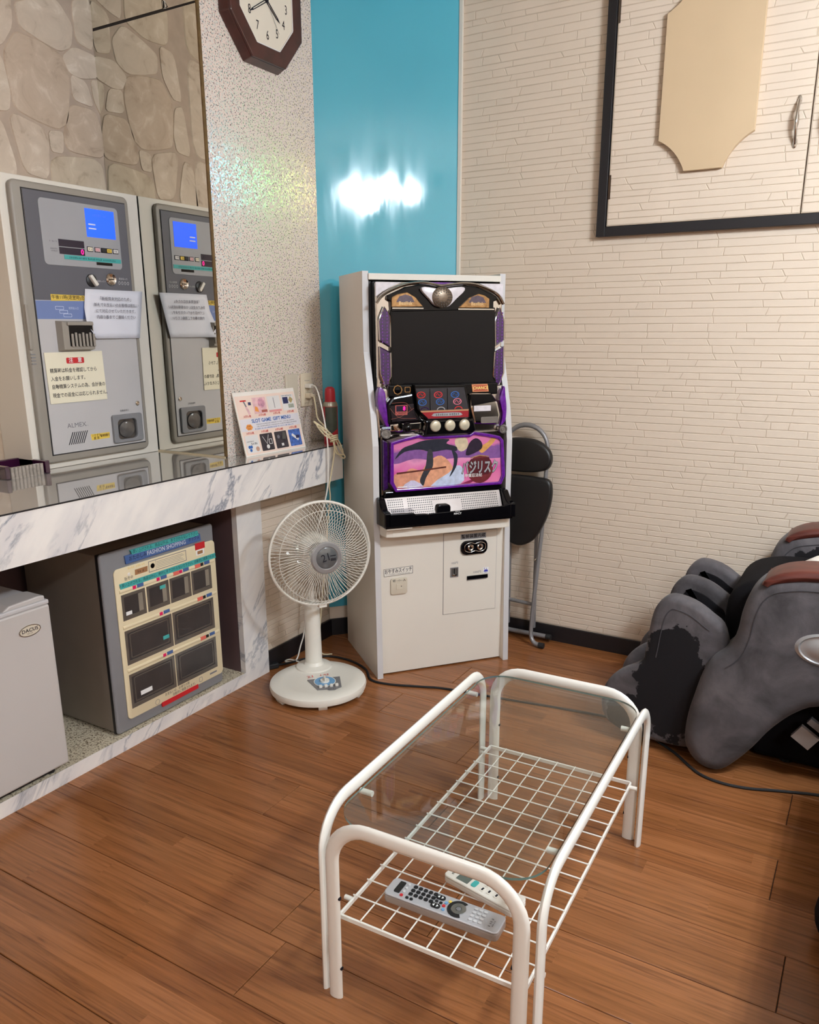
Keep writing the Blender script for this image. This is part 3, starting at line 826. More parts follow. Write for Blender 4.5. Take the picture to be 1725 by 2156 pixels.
# ---- counter
ct = thing('counter', 'long wall counter with white marble front and grey polished top', 'counter', (-1.885, 2.0, 0.757))
cb = MB(Matrix.Translation((1.885, -2.0, -0.757)))
outline = [(-2.536, Y0), (-1.8865, Y0), (-1.8865, 2.655), (XL + 0.0005, 2.655), (XL + 0.0005, 2.1495), (-2.536, 2.1495)]
n = len(outline)
vs = [(x, y, 0.757) for x, y in outline] + [(x, y, 0.898) for x, y in outline]
cb.add(vs, [tuple(range(n - 1, -1, -1)), tuple(range(n, 2 * n))] + [(i, (i + 1) % n, n + (i + 1) % n, n + i) for i in range(n)])
cb.build('slab_front', m_marble, ct)
cb = MB(Matrix.Translation((1.885, -2.0, -0.757)))
outline[1] = (-1.888, Y0); outline[2] = (-1.888, 2.655)
vs = [(x, y, 0.898) for x, y in outline] + [(x, y, 0.900) for x, y in outline]
cb.add(vs, [tuple(range(n - 1, -1, -1)), tuple(range(n, 2 * n))] + [(i, (i + 1) % n, n + (i + 1) % n, n + i) for i in range(n)])
cb.build('top_sheet', m_ctop, ct)
MB(Matrix.Translation((1.885, -2.0, -0.757))).box(-1.8880, -1.8848, Y0, 2.655, 0.8965, 0.9003).build('edge_strip', m_black, ct)

# ---- hanging cabinet on the right-hand wall
struct(MB().box(CABX0, CABX1, YR - 0.006, YR, CABZ0, CABZ1).build('trim_7', m_joint))
cab = thing('wall_cabinet', 'cream wall cabinet with black frame, tan scalloped panel and chrome handles', 'wall cabinet', (-0.33, YR - 0.006, 1.69))
Mx = Matrix.Translation((0.33, -(YR - 0.006), -1.69))
for a in ((CABX0, CABX0 + 0.034, CABZ0, CABZ1), (CABX0 + 0.034, CABX1 - 0.034, CABZ0, CABZ0 + 0.034), (CABX1 - 0.034, CABX1, CABZ0, CABZ1), (CABX0 + 0.034, CABX1 - 0.034, CABZ1 - 0.034, CABZ1)):
    MB(Mx).box(a[0], a[1], YR - 0.030, YR - 0.006, a[2], a[3]).build('frame_rail', m_black, cab, bevel=0.0015)
def cab_door(x0, x1, label, seed, left):
    t = MB(Mx).box(x0, x1, YR - 0.022, YR - 0.0065, 1.7275, CABZ1 - 0.037).build('door', m_joint, cab); t['label'] = label
    mb = MB()
    for s in slab_rows(x0 + 0.001, x1 - 0.001, 1.729, CABZ1 - 0.038, seed=seed):
        v, f = slab_shape(s, cx=-0.33, cz=1.69); mb.add([(p[0], p[1] - 0.016, p[2]) for p in v], f)
    o = mb.build('slab_relief', m_slab, t); o['kind'] = 'stuff'
    hx = x1 - 0.040 if left else x0 + 0.045
    hm = MB(Mx)
    pts = [(hx, YR - 0.0235 - 0.028 * math.sin(math.pi * i / 12) ** 0.8, 1.945 + 0.138 * i / 12) for i in range(13)]
    rads = None
    hm.tube(pts, 0.0052, 10, rb=0.0052)
    hm.sphere((hx, YR - 0.045, 2.014), 0.009, 12, 8, 0.9, 0.7, 3.0)
    for z in (1.950, 2.078): hm.sphere((hx, YR - 0.026, z), 0.010, 12, 8, 0.75, 0.35, 1.7)
    hm.build('handle', m_chrome, t, smooth=True)
    for z in (1.865, 2.45):
        MB(Mx).box(x0 - 0.001 if left else x1 - 0.008, x0 + 0.008 if left else x1 + 0.001, YR - 0.0255, YR - 0.022, z - 0.042, z + 0.042).build('hinge', m_steel if not left else m_chromed, t)
    # scalloped panel
    cx = x0 + (-0.659 + 0.9985) if left else x1 - 0.34
    A = []
    hw, z0, z1_, nw, rr = 0.161, 1.893, 2.51, 0.0645, 0.1
    def arc(px, pz, qx, qz, bx, bz):
        return [((1 - t) ** 2 * px + 2 * t * (1 - t) * bx + t * t * qx, (1 - t) ** 2 * pz + 2 * t * (1 - t) * bz + t * t * qz) for t in [i / 8 for i in range(9)]]
    A += arc(cx + nw, z0, cx + hw, z0 + 0.108, cx + nw + 0.03, z0 + 0.075)
    A += arc(cx + hw, z1_ - 0.108, cx + nw, z1_, cx + nw + 0.03, z1_ - 0.075)
    A += arc(cx - nw, z1_, cx - hw, z1_ - 0.108, cx - nw - 0.03, z1_ - 0.075)
    A += arc(cx - hw, z0 + 0.108, cx - nw, z0, cx - nw - 0.03, z0 + 0.075)
    MB(Mx).prism(A, YR - 0.043, YR - 0.0235).build('scalloped_panel', m_oct, t, bevel=0.001, seg=1)
    return t
cab_door(-0.9985, -0.329, 'cream cabinet door with a tan scalloped panel and curved chrome handle', 21, True)
cab_door(-0.325, 0.342, 'second cream cabinet door, only its edge showing at the right', 22, False)
# ------------------------------------------------------------------ payment machine (front faces +X; local x = world Y)
def L_thing(name, label, cat, x, y, z, group=None, rz=90): return thing(name, label, cat, (x, y, z), rz, group)
XM = -2.385
pm = L_thing('payment_machine', 'grey automatic payment machine in white casing on the counter', 'payment machine', XM, 1.60, 0.90)
Mp = Matrix.Translation((-1.60, 0, -0.90))      # (world y, depth, world z) -> local
def P(): return MB(Mp)
P().box(1.602, 2.136, 0.0, 0.152, 0.9005, 1.813).build('casing', m_white, pm, bevel=0.002)
P().prism(rrect(1.628, 2.077, 0.922, 1.797, 0.022), -0.020, 0.0).build('frame', m_greyframe, pm, smooth=True, bevel=0.007, seg=3)
P().box(1.663, 2.060, -0.0207, -0.018, 0.946, 1.776).build('door_gap', m_black, pm)
door = P().prism(rect(1.667, 2.057, 0.950, 1.772), -0.0225, -0.019).build('door', m_greydoor, pm)
P().prism([(1.667, 1.772), (1.667, 1.445), (2.057, 1.447), (2.057, 1.772)], -0.0232, -0.0224).build('upper_print', m_darkgrey, pm)
P().prism(rrect(1.716, 2.022, 1.554, 1.754, 0.014), -0.0255, -0.023).build('display_panel', m_midgrey, pm, bevel=0.001, seg=1)
lcd = P().prism(rect(1.887, 2.004, 1.652, 1.741), -0.0265, -0.0254).build('screen', m_lcd, pm)
mb = P()
for k, (z, a, b) in enumerate(((1.692, 1.896, 1.924), (1.679, 1.896, 1.926), (1.715, 1.90, 1.985))):
    if k < 2: mb.box(a, b, -0.0270, -0.0264, z - 0.002, z + 0.002)
mb.build('screen_lines', m_inkw, lcd)
mb = P(); mb.scribble(1.915, 1.975, 1.722, 0.0075, -0.0269); mb.build('lettering', mat('pale_blue_ink', (90, 140, 255), 0.5), lcd)
for z0, z1 in ((1.6135, 1.6355), (1.590, 1.611)):
    P().box(1.774, 1.871, -0.0265, -0.0254, z0, z1).build('number_display', m_display, pm)
mb = P(); mb.text('0', 0.0165, 1.861, 1.6005, -0.0270, bold=0.02); mb.build('lit_digit', m_pinkled, pm)
mb = P(); mb.scribble(1.741, 1.767, 1.627, 0.0055, -0.0261); mb.scribble(1.741, 1.767, 1.605, 0.0055, -0.0261); mb.scribble(1.744, 1.767, 1.598, 0.0045, -0.0261); mb.build('lettering', m_inkg, pm)
for k, (x, m_) in enumerate(((1.893, m_card), (1.923, m_pink), (1.949, m_blackm), (1.971, m_yellow), (1.998, m_palegrey))):
    P().box(x - 0.0115, x + 0.0115, -0.0262, -0.0254, 1.605, 1.621).build('button_bezel', m_ink, pm)
    bt = P().box(x - 0.0095, x + 0.0095, -0.0285, -0.0260, 1.607, 1.619).build('push_button', m_, pm, bevel=0.0008, seg=1)
    if k != 2:
        q = P(); q.scribble(x - 0.0065, x + 0.0075, 1.613, 0.0056, -0.0289); q.build('lettering', m_inkr if k == 1 else m_ink, bt)
P().prism([(1.790, 1.575), (2.017, 1.5745), (2.017, 1.588), (1.790, 1.5885)], -0.0268, -0.0254).build('tape', m_teal, pm)
mb = P(); mb.scribble(1.808, 2.000, 1.5815, 0.0060, -0.0272); mb.build('lettering', m_ink, pm)
P().box(1.914, 1.979, -0.0268, -0.0254, 1.5645, 1.5735).build('card_slot', m_blackp, pm)
# return lever, coin slot
kb = P(); kb.lathe([(0.021, 0), (0.021, 0.003), (0.018, 0.005), (0.0, 0.005)], (1.888, -0.0232, 1.513), 24, 'y'); kb.build('lever_base', m_black, pm, smooth=True)
kb = MB(Mp @ Matrix.Translation((1.888, -0.033, 1.513)) @ Matrix.Rotation(R(-38), 4, 'Y')); kb.box(-0.006, 0.006, -0.009, 0.006, -0.020, 0.020); kb.build('return_lever', m_whitepl, pm, bevel=0.003)
kb = P(); kb.lathe([(0.021, 0), (0.021, 0.003), (0.018, 0.0065), (0.014, 0.005), (0.009, 0.003), (0.0, 0.003)], (1.969, -0.0232, 1.520), 24, 'y'); kb.build('coin_entry', m_chrome, pm, smooth=True)
P().box(1.958, 1.980, -0.028, -0.0255, 1.5185, 1.5215).build('coin_slit', m_blackp, pm)
mb = P(); mb.text('返却レバー', 0.0055, 1.928, 1.512, -0.0236); mb.text('硬貨投入口', 0.0055, 2.022, 1.524, -0.0236)
for i in range(4): mb.ring(circ(2.004 + i * 0.0125, 1.510, 0.0058, 12, 0.75), circ(2.004 + i * 0.0125, 1.510, 0.0042, 12, 0.7), -0.0238, -0.0230)
mb.build('lettering', mat('pale_grey_ink', (190, 190, 194), 0.6), pm)
yl = P().prism([(1.724, 1.443), (1.856, 1.447), (1.856, 1.463), (1.724, 1.464)], -0.0238, -0.0229).build('label_strip', m_yellow, pm)
mb = P(); mb.text('午後11時(退室時)迄', 0.0105, 1.789, 1.4545, -0.0242, bold=0.01); mb.build('lettering', m_ink, yl)
P().prism([(1.667, 1.386), (2.057, 1.388), (2.057, 1.447), (1.667, 1.443)], -0.0231, -0.0224).build('blue_print', m_blueband, pm)
mb = P()
for (x, z) in ((1.752, 1.4215), (1.766, 1.4095), (1.780, 1.3985)): mb.ring(rrect(x - 0.016, x + 0.016, z - 0.0055, z + 0.0055, 0.002, 2), rrect(x - 0.0145, x + 0.0145, z - 0.004, z + 0.004, 0.002, 2), -0.0236, -0.0230)
mb.text('紙幣投入口', 0.0062, 1.806, 1.421, -0.0236, ws=0.9)
mb.build('lettering', mat('pale_blue_print', (196, 206, 232), 0.6), pm)
# banknote entry
bs = P().frustum(rect(1.734, 1.854, 1.290, 1.379), -0.050, rect(1.730, 1.856, 1.284, 1.381), -0.0224).build('banknote_entry', m_greyframe, pm)
P().box(1.758, 1.850, -0.0512, -0.0495, 1.300, 1.366).build('slot_mouth', m_blackp, bs)
for i in range(7):
    x = 1.762 + i * 0.0140
    P().prism([(x, 1.298), (x + 0.008, 1.298), (x + 0.008, 1.340 + 0.004 * (i % 2)), (x, 1.340 + 0.004 * (i % 2))], -0.057, -0.050).build('guide_rib', m_greyframe, bs, bevel=0.002)
P().box(1.752, 1.853, -0.056, -0.049, 1.366, 1.378).build('lip', m_greyframe, bs, bevel=0.003)
lk = P(); lk.lathe([(0.0085, 0), (0.0085, 0.003), (0.006, 0.004), (0.0055, 0.002), (0, 0.002)], (2.034, -0.0224, 1.092), 20, 'y'); lk.build('door_lock', m_chrome, pm, smooth=True)
mb = P(); mb.text('釣銭返却口', 0.0058, 1.974, 1.070, -0.0229); mb.build('lettering', m_ink, pm)
tr = P().ring(rrect(1.911, 2.042, 0.958, 1.058, 0.008), rrect(1.931, 2.016, 0.970, 1.040, 0.014), -0.034, -0.022).build('change_tray', m_boxgrey, pm, bevel=0.003)
P().prism(rrect(1.931, 2.016, 0.970, 1.040, 0.014), -0.0235, -0.0226).build('change_cup', mat('smoked_cup', (58, 56, 56), 0.12, var=0.3, vscale=30, coat=0.6), tr)
P().lathe([(0.036, 0), (0.034, 0.006), (0.024, 0.009), (0, 0.010)], (1.972, -0.0236, 1.004), 20, 'y', 1.0, 0.85).build('flap', mat('smoked_flap', (78, 76, 76), 0.15, var=0.3, vscale=40, coat=0.5), tr, smooth=True)
mb = P(); mb.text('ALMEX', 0.0155, 1.768, 1.0385, -0.0229, ws=1.12); mb.scribble(1.800, 1.813, 1.034, 0.0035, -0.0229); mb.build('lettering', m_inkg, pm)
for i in range(8):
    x = 1.728 + i * 0.0083
    P().prism([(x, 0.975), (x + 0.0032, 0.975), (x + 0.0232, 1.0165), (x + 0.020, 1.0165)], -0.0231, -0.0224).build('speaker_slit', m_ink, pm)
ys = P().prism([(1.822, 0.980), (1.898, 0.981), (1.899, 1.001), (1.819, 1.001)], -0.0231, -0.0224).build('warning_sticker', m_yellow, pm)
mb = P(); mb.text('いたずら', 0.0075, 1.842, 0.9955, -0.0236, ws=0.9); mb.text('厳 禁', 0.0075, 1.842, 0.9855, -0.0236); mb.text('警報装置付', 0.0075, 1.878, 0.9915, -0.0236, ws=0.75, bold=0.02); mb.build('lettering', mat('brown_ink', (92, 66, 20), 0.6), ys)
P().box(1.628, 1.640, -0.0245, -0.018, 1.290, 1.430).build('hinge', m_greyframe, pm, bevel=0.003)
for i in range(4): P().box(1.6295, 1.645, -0.0222, -0.0195, 1.245 + i * 0.010, 1.2485 + i * 0.010).build('hinge_groove', m_boxgrey, pm)

# notice sheet taped to it
ns = L_thing('notice_sheet', 'white paper notice with black lettering taped on the payment machine', 'notice', XM, 1.60, 0.90)
mb = P()
pts = []
nx, nz = 10, 8
for j in range(nz + 1):
    for i in range(nx + 1):
        u, v = i / nx, j / nz
        x0 = 1.835 + (1.856 - 1.835) * (abs(v - 0.33) / 0.67 if v > 0.33 else (0.33 - v) / 0.33 * 0.9)
        x1 = 2.066 + (2.100 - 2.066) * v
        pts.append((x0 + (x1 - x0) * u, -0.0270 - 0.006 * (1 - v) * abs(math.sin(u * 3.1 + 0.4)) - 0.010 * (u > 0.7) * (u - 0.7) * (1 - v) - (0.035 if v < 0.999 and u < 0.02 and False else 0) - (0.033 * max(0, 1 - u / 0.12) * max(0, 1 - v * 1.6) if u < 0.12 else 0), 1.323 + (1.485 - 1.323) * v))
mb.add(pts, [(j * (nx + 1) + i, j * (nx + 1) + i + 1, (j + 1) * (nx + 1) + i + 1, (j + 1) * (nx + 1) + i) for j in range(nz) for i in range(nx)])
sh = mb.build('sheet', m_paper, ns, smooth=True)
sh.modifiers.new('paper', 'SOLIDIFY').thickness = 0.0004
mb = P()
for t_, z, x, ws in (('「新紙幣未対応のため」', 1.4545, 1.972, 0.98), ('新札でお支払いのお客様は前払い', 1.4340, 1.974, 0.93), ('にて対応させていただきます。', 1.4140, 1.972, 0.93), ('内線⑨番までご連絡ください', 1.3940, 1.968, 0.95)):
    mb.text(t_, 0.0098, x, z, -0.0362, ws=ws)
mb.build('lettering', mat('soft_black_ink', (66, 64, 80), 0.7), ns)

# caution card
cc = L_thing('caution_card', 'cream caution card with a red heading, leaning on the machine door', 'sign', XM, 1.60, 0.90)
P().prism([(1.677, 1.116), (1.902, 1.117), (1.899, 1.282), (1.673, 1.281)], -0.0258, -0.0235).build('card', m_card, cc)
P().prism(rrect(1.753, 1.822, 1.244, 1.263, 0.004), -0.0264, -0.0257).build('heading_plate', m_red, cc)
mb = P(); mb.text('注　意', 0.0125, 1.7875, 1.2535, -0.0268, bold=0.02); mb.build('heading_lettering', m_inkw, cc)
mb = P()
for t_, z in (('精算時は料金を確認してから', 1.2215), ('入金をお願いします。', 1.1955), ('自動精算システムの為、会計後の', 1.1695), ('現金での返金には応じられません。', 1.1415)):
    mb.text(t_, 0.0115, 1.687, z, -0.0262, align='LEFT', ws=0.885, bold=0.012)
mb.build('lettering', m_ink, cc)

# ------------------------------------------------------------------ cut-glass ashtray
at = L_thing('ashtray', 'square purple and clear cut-glass ashtray on the counter', 'ashtray', -2.395, 1.54, 0.9)
for sgn, nm in ((1, 'side_wall'), (-1, 'side_wall')):
    MB().box(0.062 if sgn > 0 else -0.078, 0.078 if sgn > 0 else -0.062, -0.075, 0.075, 0.0, 0.042).build(nm, m_purpleglass, at, bevel=0.003)
MB().box(-0.062, 0.062, 0.060, 0.075, 0.0, 0.042).build('rear_wall', m_purpleglass, at, bevel=0.003)
MB().box(-0.062, 0.062, -0.060, 0.060, 0.0, 0.010).build('bottom', m_purpleglass, at)
for i in range(9):
    x = -0.058 + i * 0.0128
    MB().cyl((x + 0.006, -0.068, 0.0), 0.0068, 0.036, 'z', 10).build('flute', m_clearglass, at, smooth=True)

# ------------------------------------------------------------------ octagonal clock on the pillar
ck = L_thing('wall_clock', 'eight-sided dark wooden wall clock high on the speckled pillar', 'clock', XL + 0.0025, 2.438, 2.44)
def octo(w, h, cw, ch): return [(-cw, -h), (cw, -h), (w, -ch), (w, ch), (cw, h), (-cw, h), (-w, ch), (-w, -ch)]
o1, o2, o3 = octo(0.200, 0.203, 0.093, 0.085), octo(0.188, 0.191, 0.088, 0.080), octo(0.141, 0.142, 0.062, 0.056)
MB().frustum(o2, -0.036, o1, -0.0005).build('rear_case', m_brownwood, ck, bevel=0.003)
n = 8
b1 = MB(); b1.ring(o2, o3, -0.044, -0.034); b1.build('bezel', m_brownwood, ck, bevel=0.004)
fc = MB().prism(o3, -0.0375, -0.034).build('dial', m_face, ck)
for hr in range(1, 13):
    mb = MB()
    a = R(90 - 30 * hr)
    k = 1.0 if hr % 3 == 0 else 0.97
    mb.text(str(hr), 0.030, 0.106 * k * math.cos(a), 0.106 * k * math.sin(a), -0.0385, ws=0.7)
    mb.build('numeral', m_ink, ck)
def hand(a, l, wd, nm):
    m_ = MB(Matrix.Rotation(R(a), 4, 'Y'))
    m_.ring([(-wd, 0), (wd, 0), (wd * 0.8, l * 0.8), (-wd * 0.8, l * 0.8)], [(-wd * .4, l * .02), (wd * .4, l * .02), (wd * .3, l * .78), (-wd * .3, l * .78)], -0.0405, -0.0395)
    m_.prism([(-wd * .8, l * .8), (wd * .8, l * .8), (0, l)], -0.0405, -0.0395)
    m_.build(nm, m_ink, ck)
hand(238, 0.108, 0.005, 'minute_hand'); hand(127, 0.085, 0.0055, 'hour_hand')
mb = MB(Matrix.Rotation(R(146), 4, 'Y')); mb.box(-0.0007, 0.0007, -0.042, -0.0415, -0.03, 0.105); mb.build('second_hand', m_inkg, ck)
MB().lathe([(0.007, 0), (0.006, 0.006), (0, 0.007)], (0, -0.0385, 0), 16, 'y').build('centre_cap', m_ink, ck, smooth=True)
gr = MB(); gr.ring(octo(0.150, 0.151, 0.066, 0.060), octo(0.138, 0.139, 0.061, 0.055), -0.0405, -0.038); gr.build('inner_rim', m_palegrey, ck)

# ------------------------------------------------------------------ wall sockets, plugs, cords
s1 = L_thing('blank_plate', 'plain ivory wall plate behind the gift menu board', 'wall plate', XL + 0.0025, 2.531, 1.115)
MB().box(-0.038, 0.038, -0.008, 0, -0.066, 0.066).build('plate', m_switch, s1, bevel=0.003)
MB().box(-0.028, 0.028, -0.0092, -0.0075, -0.05, 0.05).build('inset', m_switch, s1, bevel=0.001)
s2 = L_thing('wall_socket', 'ivory power socket plate with two plugs on the pillar', 'socket', XL + 0.0025, 2.625, 1.114)
MB().box(-0.036, 0.036, -0.008, 0, -0.067, 0.067).build('plate', m_lightplug, s2, bevel=0.003)
MB().box(-0.020, 0.020, -0.0095, -0.0075, -0.052, 0.052).build('socket_inset', m_lightplug, s2, bevel=0.001)
MB().box(-0.016, 0.016, -0.0102, -0.009, 0.036, 0.0372).build('seam', m_inkg, s2)
c1 = L_thing('white_power_cord', 'white power cord of the fan hanging over the counter edge', 'cord', XL, 2.62, 1.13, rz=0)
def W(pts): return [(p[0] - XL, p[1] - 2.62, p[2] - 1.13) for p in pts]
MB().box(0.0115, 0.040, -0.012, 0.012, -0.008, 0.008).build('plug', m_whitepl, c1, bevel=0.003)
MB().tube(smooth_path(W([(XL + 0.038, 2.62, 1.132), (XL + 0.07, 2.605, 1.128), (-1.935, 2.575, 1.09), (-1.895, 2.55, 1.00), (-1.874, 2.538, 0.91), (-1.873, 2.535, 0.80), (-1.874, 2.528, 0.74), (-1.885, 2.512, 0.66), (-1.93, 2.50, 0.50), (-1.985, 2.51, 0.25), (-2.0, 2.50, 0.107), (-1.998, 2.47, 0.055), (-1.992, 2.43, 0.006), (-2.012, 2.395, 0.006), (-2.026, 2.40, 0.006), (-2.015, 2.42, 0.006), (-1.96, 2.418, 0.006), (-1.905, 2.385, 0.02)]), 6), 0.0030, 8).build('cable', m_whitepl, c1, smooth=True)
c2 = L_thing('ivory_power_cord', 'ivory cord tied in a bundle hanging beside the socket', 'cord', XL, 2.62, 1.13, rz=0)
MB().box(0.0115, 0.034, -0.0115, 0.0155, -0.050, -0.028).build('plug', m_lightplug, c2, bevel=0.004)
MB().cyl((0.034, 0.002, -0.039), 0.007, 0.016, 'x', 12).build('plug_neck', m_lightplug, c2, smooth=True)
MB().tube(smooth_path(W([(XL + 0.046, 2.622, 1.09), (-1.975, 2.60, 1.06), (-1.94, 2.565, 1.01), (-1.905, 2.555, 0.985), (-1.888, 2.565, 0.957), (-1.872, 2.578, 0.93), (-1.866, 2.570, 0.88), (-1.868, 2.560, 0.83), (-1.872, 2.546, 0.772), (-1.874, 2.540, 0.745), (-1.88, 2.552, 0.69), (-1.90, 2.56, 0.60), (-1.93, 2.57, 0.40), (-1.95, 2.56, 0.2), (-1.95, 2.54, 0.02), (-1.90, 2.56, 0.004)]), 6), 0.0032, 8).build('cable', m_cord, c2, smooth=True)
mb = MB()
for k in range(2):
    dz = 0.013 * k
    mb.tube(smooth_path(W([(-1.90 + dz, 2.50 + dz, 1.000 - dz), (-1.880, 2.54, 0.968 - dz), (-1.868, 2.575 + dz, 0.935), (-1.862, 2.606 + dz, 0.885), (-1.860, 2.634 - dz, 0.853 + dz), (-1.858, 2.618, 0.848 + dz), (-1.860, 2.585 - dz, 0.875), (-1.866, 2.562, 0.925), (-1.882, 2.53, 0.962 - dz), (-1.902 + dz, 2.492, 1.003 - dz), (-1.90 + dz, 2.50 + dz, 1.000 - dz)]), 5), 0.0031, 7)
mb.build('coil', m_cord, c2, smooth=True)
mb = MB()
for k in range(3):
    c_ = Vector(W([(-1.866, 2.570, 0.940 - 0.008 * k)])[0])
    mb.tube([tuple(c_ + Vector((0.012 * math.cos(a), 0.017 * math.sin(a), 0.006 * math.cos(a)))) for a in [2 * math.pi * i / 14 for i in range(14)]], 0.0031, 7, closed=True)
mb.build('tie', m_cord, c2, smooth=True)

# ------------------------------------------------------------------ spray can
cn = L_thing('gas_can', 'red capped slim gas canister at the end of the counter', 'canister', -1.926, 2.634, 0.90)
MB().lathe([(0.0, 0), (0.0285, 0.0), (0.0292, 0.004), (0.0292, 0.155), (0.024, 0.170), (0.024, 0.171), (0, 0.171)], n=28).build('can_body', m_canred, cn, smooth=True)
MB().lathe([(0.0302, 0.152), (0.0302, 0.158), (0.0255, 0.170), (0.0235, 0.170)], n=28).build('can_collar', m_cansil, cn, smooth=True)
MB().lathe([(0.0215, 0.168), (0.0215, 0.205), (0.019, 0.222), (0.010, 0.229), (0, 0.229)], n=24).build('cap', m_canred, cn, smooth=True)
mb = MB()
for i in range(9):
    a0, a1 = R(-190 + i * 12), R(-190 + (i + 1) * 12)
    za, zb = 0.028 + i * 0.004, 0.150
    mb.add([(0.0296 * math.cos(a0), 0.0296 * math.sin(a0), za), (0.0296 * math.cos(a1), 0.0296 * math.sin(a1), za + 0.004), (0.0296 * math.cos(a1), 0.0296 * math.sin(a1), zb), (0.0296 * math.cos(a0), 0.0296 * math.sin(a0), zb)], [(0, 1, 2, 3)])
mb.build('printed_wrap', m_cansage, cn)

# ------------------------------------------------------------------ gift menu board
gm = L_thing('gift_menu_board', 'peach gift menu board with small product pictures, leaning on the pillar', 'menu board', -1.970, 2.345, 0.9003, rz=86.5)
gm.rotation_euler = (R(-13.5), 0, R(86.5))
gw, gh = 0.163, 0.236
MB().box(-gw, gw, 0, 0.004, 0, gh).build('board', mat('white_board', (238, 232, 224), 0.35), gm)
MB().box(-gw + 0.005, gw - 0.005, -0.0005, 0.0001, 0.005, gh - 0.014).build('print', m_peach, gm)
MB().box(-gw + 0.005, gw - 0.005, -0.0009, -0.0004, 0.092, 0.137).build('title_band', mat('pale_title_band', (222, 218, 224), 0.5), gm)
mb = MB(); mb.text('SLOT GAME  GIFT MENU', 0.0135, 0.006, 0.126, -0.0014, ws=1.02, bold=0.03); mb.build('title_lettering', m_inkb, gm)
mb = MB()
mb.scribble(-0.078, 0.060, 0.1130, 0.0046, -0.0014); mb.scribble(0.066, 0.130, 0.1130, 0.0046, -0.0014); mb.scribble(-0.078, 0.142, 0.1050, 0.0046, -0.0014)
mb.build('lettering', m_inkg, gm)
mb = MB(); mb.scribble(-0.090, 0.120, 0.0965, 0.0054, -0.0014); mb.build('lettering', m_inkb, gm)
badge = MB().prism([(-0.135, 0.105), (-0.126, 0.0955), (-0.108, 0.0955), (-0.099, 0.105), (-0.108, 0.1165), (-0.126, 0.1165)], -0.0014, -0.0008).build('badge', m_orange, gm)
mb = MB(); mb.scribble(-0.128, -0.105, 0.1100, 0.0055, -0.0018); mb.scribble(-0.124, -0.108, 0.1015, 0.0068, -0.0018); mb.build('lettering', mat('amber_ink', (160, 76, 20), 0.6), badge)
top = [-0.118, -0.040, 0.038, 0.116]
for k, (x, n_, mm) in enumerate(zip(top, ('1', '2', '1', '4'), (m_peach, m_pink, m_palegrey, m_palegrey))):
    p_ = MB().box(x - 0.034, x + 0.034, -0.0010, -0.0004, 0.152, 0.212).build('product_picture', mm, gm)
    mb = MB(); mb.text('メダル%s枚' % n_, 0.0075, x + 0.002, 0.1455, -0.0013, ws=0.85, bold=0.02); mb.build('price_lettering', m_inkr, gm)
    if k == 0:
        MB(Matrix.Translation((x + 0.008, -0.0014, 0.180)) @ Matrix.Rotation(R(-22), 4, 'Y')).box(-0.003, 0.003, 0, 0.0004, -0.024, 0.024).build('pen_picture', m_inkg, p_)
        MB(Matrix.Translation((x + 0.012, -0.0015, 0.168)) @ Matrix.Rotation(R(-22), 4, 'Y')).box(-0.005, 0.005, 0, 0.0004, -0.016, 0.014).build('brush_picture', m_pink, p_)
        MB().box(x + 0.020, x + 0.034, -0.0015, -0.001, 0.186, 0.197).build('dark_tile', m_navy, p_)
        MB().box(x - 0.018, x + 0.012, -0.0015, -0.001, 0.201, 0.206).build('pink_line', m_inkr, p_)
    elif k == 1:
        MB().prism(circ(x + 0.010, 0.190, 0.018, 14), -0.0015, -0.001).build('pink_patch', mat('rose_print', (206, 150, 168), 0.6, var=0.3, vscale=90), p_)
        MB().prism([(x - 0.030, 0.162), (x - 0.010, 0.158), (x - 0.014, 0.176), (x - 0.026, 0.180)], -0.0015, -0.001).build('coloured_patch', m_orange, p_)
        MB().box(x + 0.004, x + 0.034, -0.0015, -0.001, 0.155, 0.164).build('price_block', mat('rust_print', (170, 92, 78), 0.6), p_)
    elif k == 2:
        MB().box(x - 0.001, x + 0.001, -0.0015, -0.001, 0.166, 0.206).build('stick_picture', m_inkg, p_)
        MB().box(x - 0.034, x + 0.034, -0.0015, -0.001, 0.152, 0.160).build('pink_line', mat('salmon_print', (224, 152, 150), 0.6), p_)
    else:
        MB().box(x - 0.028, x + 0.001, -0.0015, -0.001, 0.178, 0.203).build('bag_picture', m_navy, p_)
        MB().prism([(x + 0.003, 0.190), (x + 0.016, 0.178), (x + 0.029, 0.192), (x + 0.016, 0.204)], -0.0015, -0.001).build('gold_patch', mat('olive_print', (168, 150, 100), 0.6), p_)
        MB().box(x - 0.002, x + 0.028, -0.0015, -0.001, 0.160, 0.175).build('green_patch', mat('sage_print', (160, 164, 150), 0.6, var=0.2, vscale=90), p_)
        q = MB(); q.scribble(x - 0.028, x + 0.026, 0.2085, 0.0045, -0.0015); q.build('lettering', m_navy, p_)
bot = [-0.118, -0.042, 0.036, 0.114]
